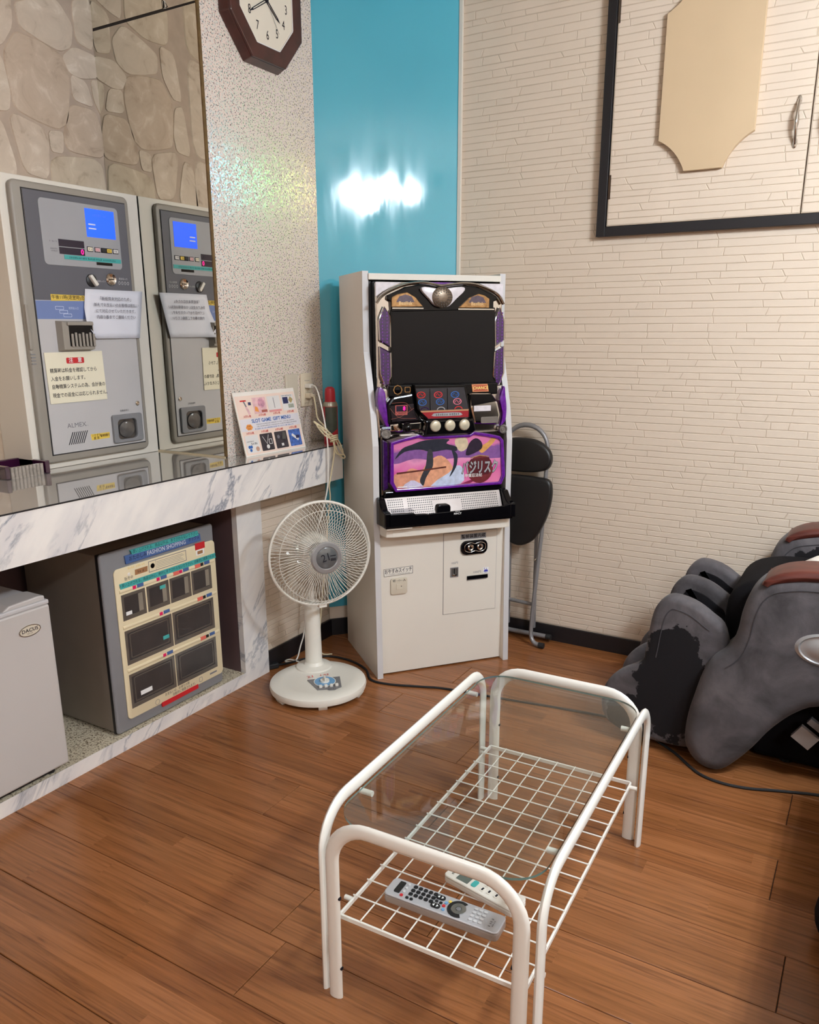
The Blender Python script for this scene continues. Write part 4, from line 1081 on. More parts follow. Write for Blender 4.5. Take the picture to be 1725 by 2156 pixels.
for k, (x, n_, mm) in enumerate(zip(bot, ('5', '8', '10', '12'), (m_palegrey, m_photo, m_photo, m_royal))):
    p_ = MB().prism(rrect(x - 0.033, x + 0.033, 0.012, 0.076, 0.003, 2), -0.0010, -0.0004).build('product_picture', mm, gm)
    mb = MB(); mb.text('メダル%s枚' % n_, 0.0075, x - 0.002, 0.0835, -0.0013, ws=0.85, bold=0.02); mb.build('price_lettering', m_inkr, gm)
    if k == 0:
        for dx, dz in ((-0.020, 0.034), (-0.010, 0.034), (-0.015, 0.022)): MB().prism(circ(x + dx, dz, 0.006, 12), -0.0015, -0.001).build('blue_dot', m_inkb, p_)
        q = MB(); q.scribble(x - 0.008, x + 0.030, 0.045, 0.0085, -0.0015); q.scribble(x - 0.028, x + 0.010, 0.054, 0.004, -0.0015); q.build('lettering', m_ink, p_)
        MB().prism(circ(x + 0.020, 0.024, 0.009, 12), -0.0015, -0.001).build('brown_dot', mat('tan_print', (190, 150, 130), 0.6), p_)
    elif k == 1:
        q = MB(); q.tube([(x - 0.020, -0.0014, 0.066), (x - 0.002, -0.0014, 0.036), (x + 0.012, -0.0014, 0.070)], 0.0011, 5); q.prism(circ(x, 0.026, 0.008, 14), -0.0018, -0.0010); q.ring(rect(x + 0.010, x + 0.026, 0.034, 0.054), rect(x + 0.012, x + 0.024, 0.036, 0.052), -0.0016, -0.001); q.build('pendant_picture', m_palegrey, p_)
    elif k == 2:
        MB().prism(circ(x - 0.014, 0.056, 0.008, 5), -0.0016, -0.001).build('star_picture', m_inkg, p_)
        MB().prism([(x + 0.004, 0.045), (x + 0.026, 0.045), (x + 0.026, 0.070), (x + 0.012, 0.072)], -0.0016, -0.001).build('box_picture', mat('charcoal_print', (80, 78, 74), 0.6), p_)
        MB().box(x - 0.004, x + 0.008, -0.0016, -0.001, 0.020, 0.030).build('tag_picture', m_palegrey, p_)
    else:
        MB(Matrix.Translation((x, -0.0014, 0.046)) @ Matrix.Rotation(R(35), 4, 'Y')).box(-0.020, 0.020, 0, 0.0004, -0.005, 0.005).build('white_streak', m_palegrey, p_)
        MB().box(x + 0.004, x + 0.024, -0.0016, -0.001, 0.040, 0.052).build('navy_patch', m_navy, p_)

# ------------------------------------------------------------------ shopping box in the niche
XS = -2.040
sb = L_thing('vending_box', 'grey shopping box with cream front and clear goods drawers under the counter', 'vending box', XS, 1.80, 0.048)
Ms = Matrix.Translation((-1.80, 0, -0.048))
def S0_(): return MB(Ms)
def S_(): return MB(Ms @ Matrix.Diagonal((1, 0.45, 1, 1)))
S0_().box(1.556, 2.042, 0.022, 0.40, 0.056, 0.668).build('cabinet', m_boxside, sb, bevel=0.003)
for x in (1.60, 2.0):
    for y in (0.06, 0.36): S0_().cyl((x, y, 0.0485), 0.014, 0.008, 'z', 12).build('foot', m_rubber, sb)
S0_().box(1.553, 2.046, 0.012, 0.022, 0.054, 0.672).build('front_gap', m_black, sb)
S0_().prism(rrect(1.552, 2.048, 0.052, 0.674, 0.012), 0.0, 0.014).build('front_frame', m_boxgrey, sb, smooth=True, bevel=0.010, seg=3)
fr = S_().prism(rrect(1.596, 2.046, 0.090, 0.614, 0.016), -0.010, 0.001).build('front_plate', m_cream, sb, smooth=True, bevel=0.003)
sg = S_().prism([(1.648, 0.622), (1.980, 0.626), (1.978, 0.651), (1.645, 0.650)], -0.0112, -0.0002).build('sign_plate', m_bluesign, sb)
mb = S_(); mb.text('おたのしみ', 0.0125, 1.697, 0.636, -0.0117, ws=0.85); mb.text('ボックス', 0.0125, 1.947, 0.640, -0.0117, ws=0.75); mb.build('lettering', m_ink, sg)
mb = S_(); mb.text('FASHION SHOPPING', 0.0150, 1.822, 0.637, -0.0118, ws=0.9, bold=0.02); mb.build('title_lettering', mat('pale_sign_ink', (196, 202, 216), 0.6), sg)
tp = S_().prism([(1.675, 0.6485), (1.971, 0.6465), (1.967, 0.664), (1.668, 0.664)], -0.0130, -0.0002).build('tape', m_teal, sb)
mb = S_(); mb.text('お買い上げされる、商品以外は、手でさわらないで下さい。', 0.0098, 1.822, 0.656, -0.0136, ws=0.85); mb.build('lettering', m_ink, tp)
tp = S_().prism([(1.616, 0.545), (2.047, 0.545), (2.045, 0.5635), (1.613, 0.5635)], -0.0126, -0.0098).build('tape', m_teal, sb)
mb = S_(); mb.text('お買い上げされる、商品以外に、絶対に手でさわらないで下さい。自動的に精算されます', 0.0092, 1.830, 0.5545, -0.0131, ws=0.86); mb.build('lettering', m_ink, tp)
S_().ring(rect(1.737, 1.906, 0.570, 0.608), rect(1.739, 1.904, 0.572, 0.606), -0.0108, -0.0098).build('notice_border', m_inkg, fr)
mb = S_()
for i in range(5): mb.box(1.772, 1.895 - 0.006 * (i % 3), -0.0106, -0.0099, 0.5775 + i * 0.0052, 0.5786 + i * 0.0052)
mb.box(1.7680, 1.7688, -0.0106, -0.0099, 0.572, 0.606)
mb.build('notice_lines', m_inkg, fr)
S_().lathe([(0.0085, 0), (0.0085, 0.003), (0.005, 0.0045), (0, 0.0035)], (1.754, -0.0098, 0.590), 18, 'y').build('key_lock', m_blackp, sb, smooth=True)
S_().box(1.950, 1.997, -0.0112, -0.0098, 0.5955, 0.6195).build('red_label', m_red, sb)
S_().box(1.953, 1.992, -0.0110, -0.0098, 0.575, 0.594).build('white_label', m_inkw, sb)
S_().box(1.959, 1.985, -0.0114, -0.0108, 0.578, 0.590).build('brown_label', m_brown, sb)
bl = S_().prism([(1.679, 0.577), (1.731, 0.577), (1.733, 0.595), (1.680, 0.595)], -0.0111, -0.0098).build('brown_label', m_brown, sb)
mb = S_(); mb.scribble(1.690, 1.722, 0.586, 0.008, -0.0115); mb.build('lettering', m_ink, bl)
mb = S_(); mb.scribble(1.652, 1.722, 0.6065, 0.0072, -0.0105); mb.build('yellow_lettering', m_yellow, fr)
S_().lathe([(0.0062, 0), (0.0055, 0.002), (0.0035, 0.003), (0.0, 0.0032)], (1.655, -0.0098, 0.5865), 16, 'y').build('lamp_button', m_whitepl, sb, smooth=True)
mb = S_(); mb.text('販売中', 0.0095, 1.653, 0.5735, -0.0105, ws=0.9); mb.build('lettering', m_ink, fr)
cells = [(1.615, 1.713, 0.436, 0.525), (1.719, 1.816, 0.436, 0.525), (1.820, 1.917, 0.436, 0.525), (1.921, 2.019, 0.436, 0.525),
         (1.614, 1.816, 0.281, 0.401), (1.820, 2.019, 0.281, 0.401), (1.614, 1.813, 0.125, 0.247), (1.817, 2.018, 0.125, 0.247)]
for k, (a, b, c, d) in enumerate(cells):
    dr = S_().ring(rect(a, b, c, d), rrect(a + 0.012, b - 0.012, c + 0.014, d - 0.010, 0.006, 1)[:8:2] if False else rect(a + 0.010, b - 0.012, c + 0.014, d - 0.010), -0.0125, -0.0095).build('drawer', m_smoke, sb, bevel=0.001, seg=1)
    S_().prism(rect(a + 0.010, b - 0.012, c + 0.014, d - 0.010), -0.0106, -0.0096).build('drawer_window', m_smoked, dr)
    if k >= 4:
        S_().ring(rrect(a + 0.018, b - 0.018, c + 0.020, d - 0.014, 0.006, 3), rrect(a + 0.0215, b - 0.0215, c + 0.0235, d - 0.0175, 0.005, 3), -0.0122, -0.0105).build('moulded_rim', m_smoke, dr)
    else:
        S_().box(b - 0.030, b - 0.012, -0.0112, -0.0104, c + 0.016, d - 0.012).build('inner_wall', mat('beige_cell_wall', (136, 128, 116), 0.3, var=0.1), dr)
for z in (0.5375, 0.414, 0.262):
    S_().tube([(1.611 + (2.036 - 1.611) * i / 8, -0.0115, z) for i in range(9)], 0.0058, 10).build('rail', m_cream, sb, smooth=True)
for (x, z, dark, pink) in ((1.669, 0.5375, 0, 0), (1.770, 0.5375, 0, 0), (1.872, 0.5375, 0, 1), (1.974, 0.5375, 1, 1), (1.770, 0.414, 0, 0), (1.974, 0.414, 1, 1), (1.769, 0.262, 0, 0), (1.975, 0.262, 1, 1)):
    S_().box(x - 0.007, x + 0.007, -0.0195, -0.014, z - 0.005, z + 0.007).build('select_button', m_blackm if dark else mat('pink_button', (214, 30, 96), 0.3), sb, bevel=0.0012, seg=1)
    S_().box(x + 0.011, x + 0.038, -0.0190, -0.014, z - 0.004, z + 0.008).build('name_tag', m_bluesign, sb, bevel=0.0008, seg=1)
    if pink: S_().box(x - 0.034, x - 0.008, -0.0182, -0.014, z - 0.006, z + 0.007).build('sold_out_tag', mat('coral_label', (222, 106, 92), 0.5), sb)
for (a, b, c, d, mm) in ((1.628, 1.652, 0.452, 0.464, m_inkw), (1.655, 1.704, 0.158, 0.173, m_inkw), (1.776, 1.800, 0.500, 0.512, m_teal), (1.771, 1.798, 0.318, 0.331, m_teal)):
    S_().box(a, b, -0.0130, -0.0104, c, d).build('price_tag', mm, sb)
mb = S_(); mb.text('お支払いは、お帰りの際', 0.0090, 1.815, 0.1155, -0.0105, ws=0.85); mb.text('自動的に精算されます。', 0.0090, 1.850, 0.1020, -0.0105, ws=0.85); mb.build('lettering', m_ink, fr)
S_().prism([(1.742, 0.0765), (1.914, 0.0785), (1.913, 0.095), (1.739, 0.094)], -0.0125, -0.0002).build('red_tape', m_red, sb)
mb = S_()
mb.ring(circ(1.722, 0.104, 0.010, 12), circ(1.722, 0.104, 0.0088, 12), -0.0106, -0.0098); mb.ring(rrect(1.921, 1.937, 0.098, 0.116, 0.004, 2), rrect(1.9225, 1.9355, 0.0995, 0.1145, 0.003, 2), -0.0106, -0.0098)
mb.build('small_drawings', m_inkg, fr)
S_().box(1.976, 2.012, -0.0106, -0.0098, 0.106, 0.1125).build('maker_plate', m_inkg, fr)

# ------------------------------------------------------------------ small fridge
fg = L_thing('mini_fridge', 'small pale grey fridge with an oval badge at the left edge', 'fridge', -2.008, 1.10, 0.048)
Mg = Matrix.Translation((-1.10, 0, -0.048))
def G(): return MB(Mg)
G().box(0.885, 1.337, 0.052, 0.44, 0.072, 0.594).build('body', m_fridge, fg, bevel=0.004)
G().box(0.883, 1.343, 0.0, 0.046, 0.072, 0.586).build('door', m_fridge, fg, bevel=0.006)
G().box(0.887, 1.338, 0.044, 0.054, 0.075, 0.59).build('door_seal', m_blackm, fg)
G().box(0.883, 1.344, 0.001, 0.05, 0.586, 0.600).build('door_cap', m_greydoor, fg, bevel=0.004)
G().box(0.885, 1.339, 0.050, 0.44, 0.594, 0.606).build('top_cover', m_greydoor, fg, bevel=0.004)
G().prism([(1.20, 0.598), (1.335, 0.598), (1.335, 0.613), (1.315, 0.616), (1.225, 0.612)], 0.006, 0.085).build('hinge_cover', m_fridge, fg, bevel=0.004)
lg = G().prism([(1.2715 + 0.0335 * math.cos(2 * math.pi * i / 28), 0.5275 + 0.0165 * math.sin(2 * math.pi * i / 28)) for i in range(28)], -0.0022, 0.0005).build('badge', m_switch, fg)
G().ring([(1.2715 + 0.0335 * math.cos(2 * math.pi * i / 28), 0.5275 + 0.0165 * math.sin(2 * math.pi * i / 28)) for i in range(28)], [(1.2715 + 0.0315 * math.cos(2 * math.pi * i / 28), 0.5275 + 0.0147 * math.sin(2 * math.pi * i / 28)) for i in range(28)], -0.0032, -0.002).build('badge_rim', m_steel, lg)
mb = G(); mb.text('DACUS', 0.0108, 1.2715, 0.5285, -0.0027, ws=1.05, bold=0.02); mb.scribble(1.262, 1.281, 0.5195, 0.0034, -0.0027); mb.build('lettering', m_ink, lg)
for x in (0.92, 1.30):
    for y in (0.04, 0.40): G().cyl((x, y, 0.0482), 0.014, 0.026, 'z', 14).build('foot', m_rubber, fg)
G().box(0.90, 1.30, 0.02, 0.05, 0.058, 0.073).build('plinth', m_blackm, fg)
# ------------------------------------------------------------------ slot machine in its white stand
sl = thing('slot_machine', 'purple and chrome slot machine in a white stand in the corner', 'slot machine', (-1.597, 2.452, 0), 50.336)
def side(u0, u1):
    pr = [(0.445, 0.0), (0.0, 0.0), (0.018, 0.56), (0.022, 0.60), (0.022, 0.93), (0.045, 1.05), (0.118, 1.27), (0.122, 1.40), (0.120, 1.556), (0.445, 1.556)]
    mb = MB()
    n = len(pr)
    mb.add([(u0, d, z) for d, z in pr] + [(u1, d, z) for d, z in pr], [tuple(range(n)), tuple(range(2 * n - 1, n - 1, -1))] + [(i, i + n, (i + 1) % n + n, (i + 1) % n) for i in range(n)])
    o = mb.build('side_panel', m_white, sl)
    e = MB()
    for a, b in zip(pr[1:8], pr[2:9]):
        e.add([(u0 - .0006, a[0] - 0.0012, a[1]), (u1 + .0006, a[0] - 0.0012, a[1]), (u1 + .0006, b[0] - 0.0012, b[1]), (u0 - .0006, b[0] - 0.0012, b[1]),
               (u0 - .0006, a[0] + 0.0012, a[1]), (u1 + .0006, a[0] + 0.0012, a[1]), (u1 + .0006, b[0] + 0.0012, b[1]), (u0 - .0006, b[0] + 0.0012, b[1])],
              [(0, 1, 2, 3), (4, 7, 6, 5), (0, 4, 5, 1), (3, 2, 6, 7), (0, 3, 7, 4), (1, 5, 6, 2)])
    e.build('edge_band', m_edge, o)
    return o
side(0.0, 0.022); side(0.5545, 0.5765)
MB().box(0.022, 0.5545, 0.112, 0.44, 1.526, 1.548).build('top_rail', m_white, sl, bevel=0.001)
MB().box(0.022, 0.5545, 0.425, 0.443, 0.0, 1.53).build('back_panel', m_white, sl)
lp = MB().box(0.022, 0.5545, 0.030, 0.046, 0.006, 0.592).build('lower_panel', m_white, sl)
dg = MB().box(0.290, 0.5255, 0.0290, 0.0300, 0.2265, 0.5685).build('door_gap', m_inkg, lp)
cd = MB().box(0.2915, 0.5240, 0.0275, 0.0296, 0.228, 0.567).build('coin_door', m_white, sl)
# sleep switch and its label
lb = MB().prism([(0.040, 0.4150), (0.161, 0.4190), (0.161, 0.4500), (0.039, 0.4460)], 0.0292, 0.0300).build('switch_label', m_whitepl, sl)
MB().ring([(0.040, 0.4150), (0.161, 0.4190), (0.161, 0.4500), (0.039, 0.4460)], [(0.0413, 0.4163), (0.1597, 0.4202), (0.1597, 0.4487), (0.0403, 0.4448)], 0.0288, 0.0294).build('label_border', m_ink, lb)
mb = MB(); mb.text('おやすみスイッチ', 0.0150, 0.100, 0.4350, 0.0286, ws=0.69, rot=R(1.6), bold=0.015); mb.scribble(0.048, 0.150, 0.4232, 0.0034, 0.0286); mb.build('lettering', m_ink, lb)
sw = MB().prism(rrect(0.066, 0.136, 0.339, 0.407, 0.010), 0.0225, 0.0300).build('sleep_switch', m_switch, sl, smooth=True, bevel=0.003)
MB().box(0.088, 0.115, 0.0208, 0.0226, 0.360, 0.383).build('rocker', m_switch, sw, bevel=0.001)
MB().box(0.1075, 0.1105, 0.0203, 0.0210, 0.3705, 0.3745).build('dot', m_ink, sw)
mb = MB(); mb.text('切', 0.0085, 0.0795, 0.3965, 0.0219, bold=0.02); mb.text('入', 0.0085, 0.1225, 0.3965, 0.0219, bold=0.02); mb.text('―○―', 0.0065, 0.101, 0.3965, 0.0219); mb.build('lettering', m_ink, sw)
# alarm label, key plate, coin and note entries
al = MB().box(0.364, 0.4755, 0.0266, 0.0276, 0.536, 0.5590).build('alarm_label', m_midgrey, cd)
mb = MB(); mb.text('警報装置内蔵', 0.0125, 0.4198, 0.5475, 0.0262, ws=1.02, bold=0.02); mb.build('lettering', m_ink, al)
kp = MB().prism(rrect(0.363, 0.4805, 0.473, 0.5315, 0.024), 0.0175, 0.0276).build('key_plate', m_blackp, sl, smooth=True, bevel=0.004)
pea = []
for i in range(40):
    a = 2 * math.pi * i / 40; pea.append((0.4235 + 0.046 * math.cos(a), 0.5035 + (0.0215 - 0.007 * math.exp(-(math.cos(a) / 0.28) ** 2)) * (1 if math.sin(a) >= 0 else -1) * abs(math.sin(a)) ** 0.6))
mb = MB(); mb.tube([(x, 0.0165, z) for x, z in pea], 0.0012, 6, closed=True); mb.build('chrome_outline', m_chrome, kp, smooth=True)
for x in (0.4035, 0.4445):
    k_ = MB().lathe([(0.0135, 0), (0.0135, 0.004), (0.010, 0.007), (0.008, 0.0055), (0, 0.0055)], (x, 0.0175, 0.5035), 22, 'y').build('key_lock', m_chrome, kp, smooth=True)
    MB().box(x - 0.0045, x + 0.0045, 0.0115, 0.0125, 0.5025, 0.5045).build('keyhole', m_blackp, k_) if False else None
cs = MB().ring(rect(0.3205, 0.3545, 0.3845, 0.4245), rect(0.324, 0.351, 0.388, 0.421), 0.0235, 0.0276).build('coin_entry', m_greytube, cd)
MB().box(0.324, 0.351, 0.0262, 0.0276, 0.388, 0.421).build('coin_recess', mat('recess_grey_metal', (120, 116, 112), 0.3, 0.6), cs)  # plain grey metal behind the coin frame
MB().box(0.3362, 0.3388, 0.0245, 0.0262, 0.396, 0.421).build('coin_slit', m_blackp, cs)
MB().lathe([(0.009, 0), (0.0075, 0.004), (0, 0.005)], (0.3375, 0.0262, 0.3925), 14, 'y', 1.3, 0.5).build('coin_chute', m_chrome, cs, smooth=True)
MB().box(0.3935, 0.4860, 0.0225, 0.0276, 0.3665, 0.3815).build('note_entry', m_blackp, cd, bevel=0.001)
MB().prism([(0.3935, 0.3635), (0.478, 0.3635), (0.486, 0.3670), (0.3935, 0.3670)], 0.024, 0.0276).build('note_lip', m_greytube, cd)
bq = MB().box(0.466, 0.4905, 0.0266, 0.0276, 0.3865, 0.4105).build('blue_sticker', m_inkw, cd)
MB().prism([(0.468, 0.392), (0.472, 0.401), (0.4845, 0.401), (0.4885, 0.392)], 0.0261, 0.0267).build('blue_mark', mat('violet_blue_ink', (70, 70, 170), 0.5), bq)
mb = MB(); mb.scribble(0.4685, 0.489, 0.4058, 0.0065, 0.0262); mb.scribble(0.472, 0.486, 0.3892, 0.0045, 0.0262); mb.build('lettering', mat('violet_ink', (70, 66, 160), 0.5), bq)
mb = MB(); mb.text('100円', 0.0090, 0.3385, 0.4420, 0.0270); mb.text('1000円', 0.0090, 0.4385, 0.3940, 0.0270); mb.build('lettering', m_inkg, cd)
# shelf
so = [(0.0225, 0.06), (0.0225, 0.0), (0.030, -0.036), (0.055, -0.044), (0.530, -0.044), (0.548, -0.034), (0.554, 0.0), (0.554, 0.06)]
mb = MB(); n = len(so)
mb.add([(x, y, 0.590) for x, y in so] + [(x, y, 0.628) for x, y in so], [tuple(range(n)), tuple(range(2 * n - 1, n - 1, -1))] + [(i, i + n, (i + 1) % n + n, (i + 1) % n) for i in range(n)])
mb.build('shelf', m_white, sl, bevel=0.003)
# ---- the game itself
bd = MB().box(0.034, 0.546, 0.10, 0.40, 0.630, 1.518).build('machine_body', m_blackm, sl)
MB().box(0.0225, 0.0340, 0.125, 0.30, 0.63, 1.52).build('filler_strip', m_blackm, sl)
up = [(0.036, 1.13), (0.036, 1.30), (0.034, 1.517), (0.544, 1.517), (0.546, 1.30), (0.543, 1.13)]
MB().prism(up, 0.074, 0.12).build('upper_face', m_chrome, sl, bevel=0.006)
MB().prism([(0.034, 1.516), (0.034, 1.464), (0.060, 1.482), (0.100, 1.502), (0.135, 1.516)], 0.068, 0.076).build('corner_lens', m_lamp, sl, bevel=0.002)
MB().prism([(0.543, 1.516), (0.543, 1.464), (0.518, 1.482), (0.478, 1.502), (0.443, 1.516)], 0.068, 0.076).build('corner_lens', m_lamp, sl, bevel=0.002)
# black arch with the central lamp
MB().prism([(0.074, 1.455), (0.076, 1.470), (0.147, 1.500), (0.208, 1.510), (0.286, 1.503), (0.369, 1.510), (0.433, 1.503), (0.513, 1.470), (0.513, 1.455), (0.500, 1.452), (0.500, 1.422), (0.090, 1.412), (0.088, 1.448)], 0.058, 0.076).build('arch_panel', m_blackp, sl, bevel=0.003)
arch = smooth_path([(0.034, 0.06, 1.443), (0.050, 0.058, 1.464), (0.083, 0.055, 1.485), (0.144, 0.052, 1.507), (0.208, 0.05, 1.514), (0.283, 0.05, 1.505), (0.365, 0.05, 1.513), (0.429, 0.052, 1.508), (0.509, 0.056, 1.480), (0.541, 0.06, 1.443)], 5)
MB().tube(arch, 0.0085, 10, rb=0.006).build('chrome_arch', m_chrome, sl, smooth=True)
MB().prism([(0.235, 1.517), (0.283, 1.510), (0.335, 1.517)], 0.052, 0.072).build('crest', m_purple, sl)
lw = smooth_poly([(0.202, 1.488), (0.213, 1.500), (0.278, 1.494), (0.360, 1.502), (0.372, 1.489), (0.340, 1.460), (0.311, 1.434), (0.285, 1.428), (0.255, 1.436), (0.232, 1.458)], 3)
MB().prism(lw, 0.040, 0.060).build('centre_lens', m_lamp, sl, smooth=True, bevel=0.004)
sp_ = MB().lathe([(0.041, 0), (0.040, 0.004), (0.030, 0.009), (0.015, 0.0115), (0, 0.012)], (0.282, 0.041, 1.464), 28, 'y', 1.0, 0.92).build('speaker_dome', m_mesh, sl, smooth=True)
mb = MB()
for r_, h_ in ((0.036, 0.0085), (0.029, 0.0105), (0.021, 0.0125)):
    for i in range(int(r_ * 620)):
        a = 2 * math.pi * i / int(r_ * 620); mb.box(0.282 + r_ * math.cos(a) - 0.0016, 0.282 + r_ * math.cos(a) + 0.0016, 0.041 - h_ - 0.0006, 0.041 - h_ + 0.001, 1.464 + 0.92 * r_ * math.sin(a) - 0.0013, 1.464 + 0.92 * r_ * math.sin(a) + 0.0013)
o = mb.build('grille_holes', m_black, sp_); o['kind'] = 'stuff'
for k, pl_ in enumerate(([(0.090, 1.429), (0.212, 1.431), (0.182, 1.464), (0.150, 1.481), (0.112, 1.474), (0.090, 1.463)], [(0.354, 1.428), (0.480, 1.428), (0.480, 1.461), (0.460, 1.473), (0.435, 1.479), (0.397, 1.464)])):
    pq = MB().prism(pl_, 0.054, 0.060).build('name_plaque', m_gold, sl, bevel=0.0015, seg=1)
    cxp = 0.143 if k == 0 else 0.430
    MB().prism([(cxp - 0.036, 1.446), (cxp + 0.036, 1.446), (cxp + 0.024, 1.466), (cxp, 1.473), (cxp - 0.024, 1.466)], 0.0532, 0.0542).build('plum_field', mat('plum_print', (74, 54, 70), 0.4, var=0.3, vscale=60), pq)
    mb = MB(); mb.text('Basilisk', 0.0125, cxp, 1.4425, 0.0528, ws=1.05, bold=0.02); mb.build('script_lettering', mat('pale_gold', (206, 176, 130), 0.3, 0.4), pq)
MB().box(0.092, 0.213, 0.053, 0.060, 1.423, 1.427).build('chrome_sill', m_chrome, sl)
MB().box(0.352, 0.500, 0.053, 0.060, 1.421, 1.425).build('chrome_sill', m_chrome, sl)
# screen
MB().prism([(0.086, 1.140), (0.516, 1.140), (0.508, 1.430), (0.086, 1.420)], 0.060, 0.076).build('screen_bezel', m_blackp, sl, bevel=0.003)
MB().prism([(0.097, 1.155), (0.505, 1.150), (0.498, 1.416), (0.093, 1.408)], 0.0590, 0.0602).build('screen', m_screen, sl)
# side lamps
def hexlamp(p, y):
    h = MB().prism(p, y, 0.076).build('side_lamp', m_purpled, sl, bevel=0.003)
    mb = MB(); mb.tube([(x, y + 0.001, z) for x, z in p], 0.0028, 6, closed=True); mb.build('lamp_rim', m_chrome, h, smooth=True)
    mb = MB(); cx = sum(q[0] for q in p) / len(p); zs = [q[1] for q in p]
    z = min(zs) + 0.018
    while z < max(zs) - 0.018:
        for dx in (-0.009, 0.009): mb.box(cx + dx - 0.0022, cx + dx + 0.0022, y - 0.0015, y + 0.001, z - 0.003, z + 0.003)
        z += 0.0115
    o = mb.build('lamp_facets', m_purple, h); o['kind'] = 'stuff'
hexlamp([(0.064, 1.430), (0.041, 1.379), (0.044, 1.313), (0.086, 1.288), (0.086, 1.397)], 0.060)
hexlamp([(0.042, 1.291), (0.044, 1.192), (0.066, 1.140), (0.087, 1.182), (0.085, 1.268)], 0.056)
hexlamp([(0.528, 1.430), (0.510, 1.385), (0.514, 1.288), (0.549, 1.312), (0.547, 1.380)], 0.060)
hexlamp([(0.547, 1.288), (0.509, 1.266), (0.505, 1.176), (0.528, 1.136), (0.549, 1.186)], 0.056)
# reel section
mid = [(0.030, 0.955), (0.020, 1.06), (0.036, 1.14), (0.543, 1.14), (0.548, 1.06), (0.538, 0.955)]
MB().prism(mid, 0.038, 0.12).build('middle_face', m_chrome, sl, bevel=0.008)
MB().prism(smooth_poly([(0.027, 1.145), (0.048, 1.131), (0.052, 1.095), (0.056, 1.06), (0.061, 1.02), (0.063, 0.988), (0.040, 1.030), (0.021, 1.085)], 3), 0.016, 0.05).build('purple_cheek', m_purple, sl, smooth=True, bevel=0.003)
MB().prism(smooth_poly([(0.534, 1.138), (0.517, 1.094), (0.524, 1.060), (0.530, 1.030), (0.524, 0.992), (0.516, 0.984), (0.541, 1.004), (0.546, 1.054), (0.540, 1.10)], 3), 0.016, 0.05).build('purple_cheek', m_purple, sl, smooth=True, bevel=0.002)
MB().box(0.066, 0.510, 0.024, 0.06, 1.108, 1.152).build('upper_console', m_blackp, sl, bevel=0.005)
pl_ = MB().prism([(0.058, 1.008), (0.054, 1.085), (0.075, 1.112), (0.160, 1.125), (0.166, 1.064), (0.196, 1.012)], 0.008, 0.045).build('left_pod', m_blackp, sl, bevel=0.010, seg=3)
MB().prism([(0.072, 1.020), (0.066, 1.078), (0.156, 1.084), (0.160, 1.050), (0.175, 1.024)], 0.0072, 0.0092).build('smoked_window', mat('smoked_window', (40, 34, 38), 0.12, var=0.3, vscale=40), pl_)
MB().box(0.085, 0.132, 0.0062, 0.0076, 1.044, 1.080).build('credit_panel', mat('salmon_label', (190, 92, 84), 0.4), pl_)
MB().box(0.088, 0.129, 0.0054, 0.0066, 1.057, 1.078).build('credit_display', m_display, pl_)
mb = MB(); mb.text('8', 0.0150, 0.119, 1.0675, 0.0049, bold=0.02); mb.build('lit_digit', m_pinkled, pl_)
mb = MB(); mb.text('CREDIT', 0.0080, 0.1085, 1.0505, 0.0057, ws=1.1, bold=0.02); mb.build('lettering', m_ink, pl_)
mb = MB()
for (a, b, c) in (((0.064, 0.0064, 1.070), (0.100, 0.006, 1.035), (0.165, 0.0064, 1.030)), ((0.070, 0.0064, 1.088), (0.125, 0.006, 1.088), (0.150, 0.0064, 1.060)), ((0.068, 0.0064, 1.030), (0.110, 0.006, 1.040), (0.158, 0.0064, 1.068))):
    mb.tube(smooth_path([a, b, c], 5), 0.0007, 4)
mb.build('line_pattern', mat('copper_line', (150, 92, 80), 0.4), pl_)
pr_ = MB().prism([(0.402, 0.998), (0.385, 1.060), (0.383, 1.117), (0.478, 1.115), (0.507, 1.080), (0.520, 1.030), (0.512, 0.990)], 0.008, 0.045).build('right_pod', m_chrome, sl, bevel=0.012, seg=3)
MB().prism([(0.392, 1.068), (0.388, 1.112), (0.475, 1.110), (0.497, 1.082)], 0.0068, 0.010).build('pod_shade', m_blackp, pr_, bevel=0.001)
MB().box(0.402, 0.474, 0.0050, 0.009, 1.046, 1.068).build('window_strip', m_lamp, pr_, bevel=0.002)
MB().prism(rrect(0.434, 0.506, 1.000, 1.024, 0.004, 2), 0.0064, 0.009).build('medal_plate', m_steel, pr_)
# diamond and square buttons, CHANCE plate
MB().ring([(0.100 + 0.018 * math.cos(a), 1.135 + 0.018 * math.sin(a)) for a in [2 * math.pi * i / 8 for i in range(8)]], [(0.100 + 0.0145 * math.cos(a), 1.135 + 0.0145 * math.sin(a)) for a in [2 * math.pi * i / 8 for i in range(8)]], 0.0212, 0.0246).build('diamond_button_rim', m_gold, sl)
MB().lathe([(0.0142, 0), (0.012, 0.003), (0, 0.004)], (0.100, 0.0242, 1.135), 8, 'y').build('diamond_button', m_blackp, sl)
MB().ring(rrect(0.127, 0.150, 1.125, 1.145, 0.003, 2), rrect(0.1295, 0.1475, 1.1275, 1.1425, 0.003, 2), 0.0212, 0.0246).build('square_button_rim', m_gold, sl)
ch = MB().prism([(0.402, 1.119), (0.470, 1.119), (0.464, 1.148), (0.397, 1.148)], 0.0195, 0.026).build('chance_plate', mat('orange_lamp', (214, 140, 96), 0.3), sl, bevel=0.001)
MB().prism([(0.407, 1.123), (0.4635, 1.123), (0.459, 1.144), (0.404, 1.144)], 0.0188, 0.0198).build('chance_field', mat('rust_field', (176, 74, 56), 0.3), ch)
mb = MB(); mb.text('CHANCE', 0.0115, 0.434, 1.1335, 0.0184, ws=0.98, bold=0.03); mb.build('lettering', mat('pale_yellow_ink', (240, 220, 130), 0.5), ch)
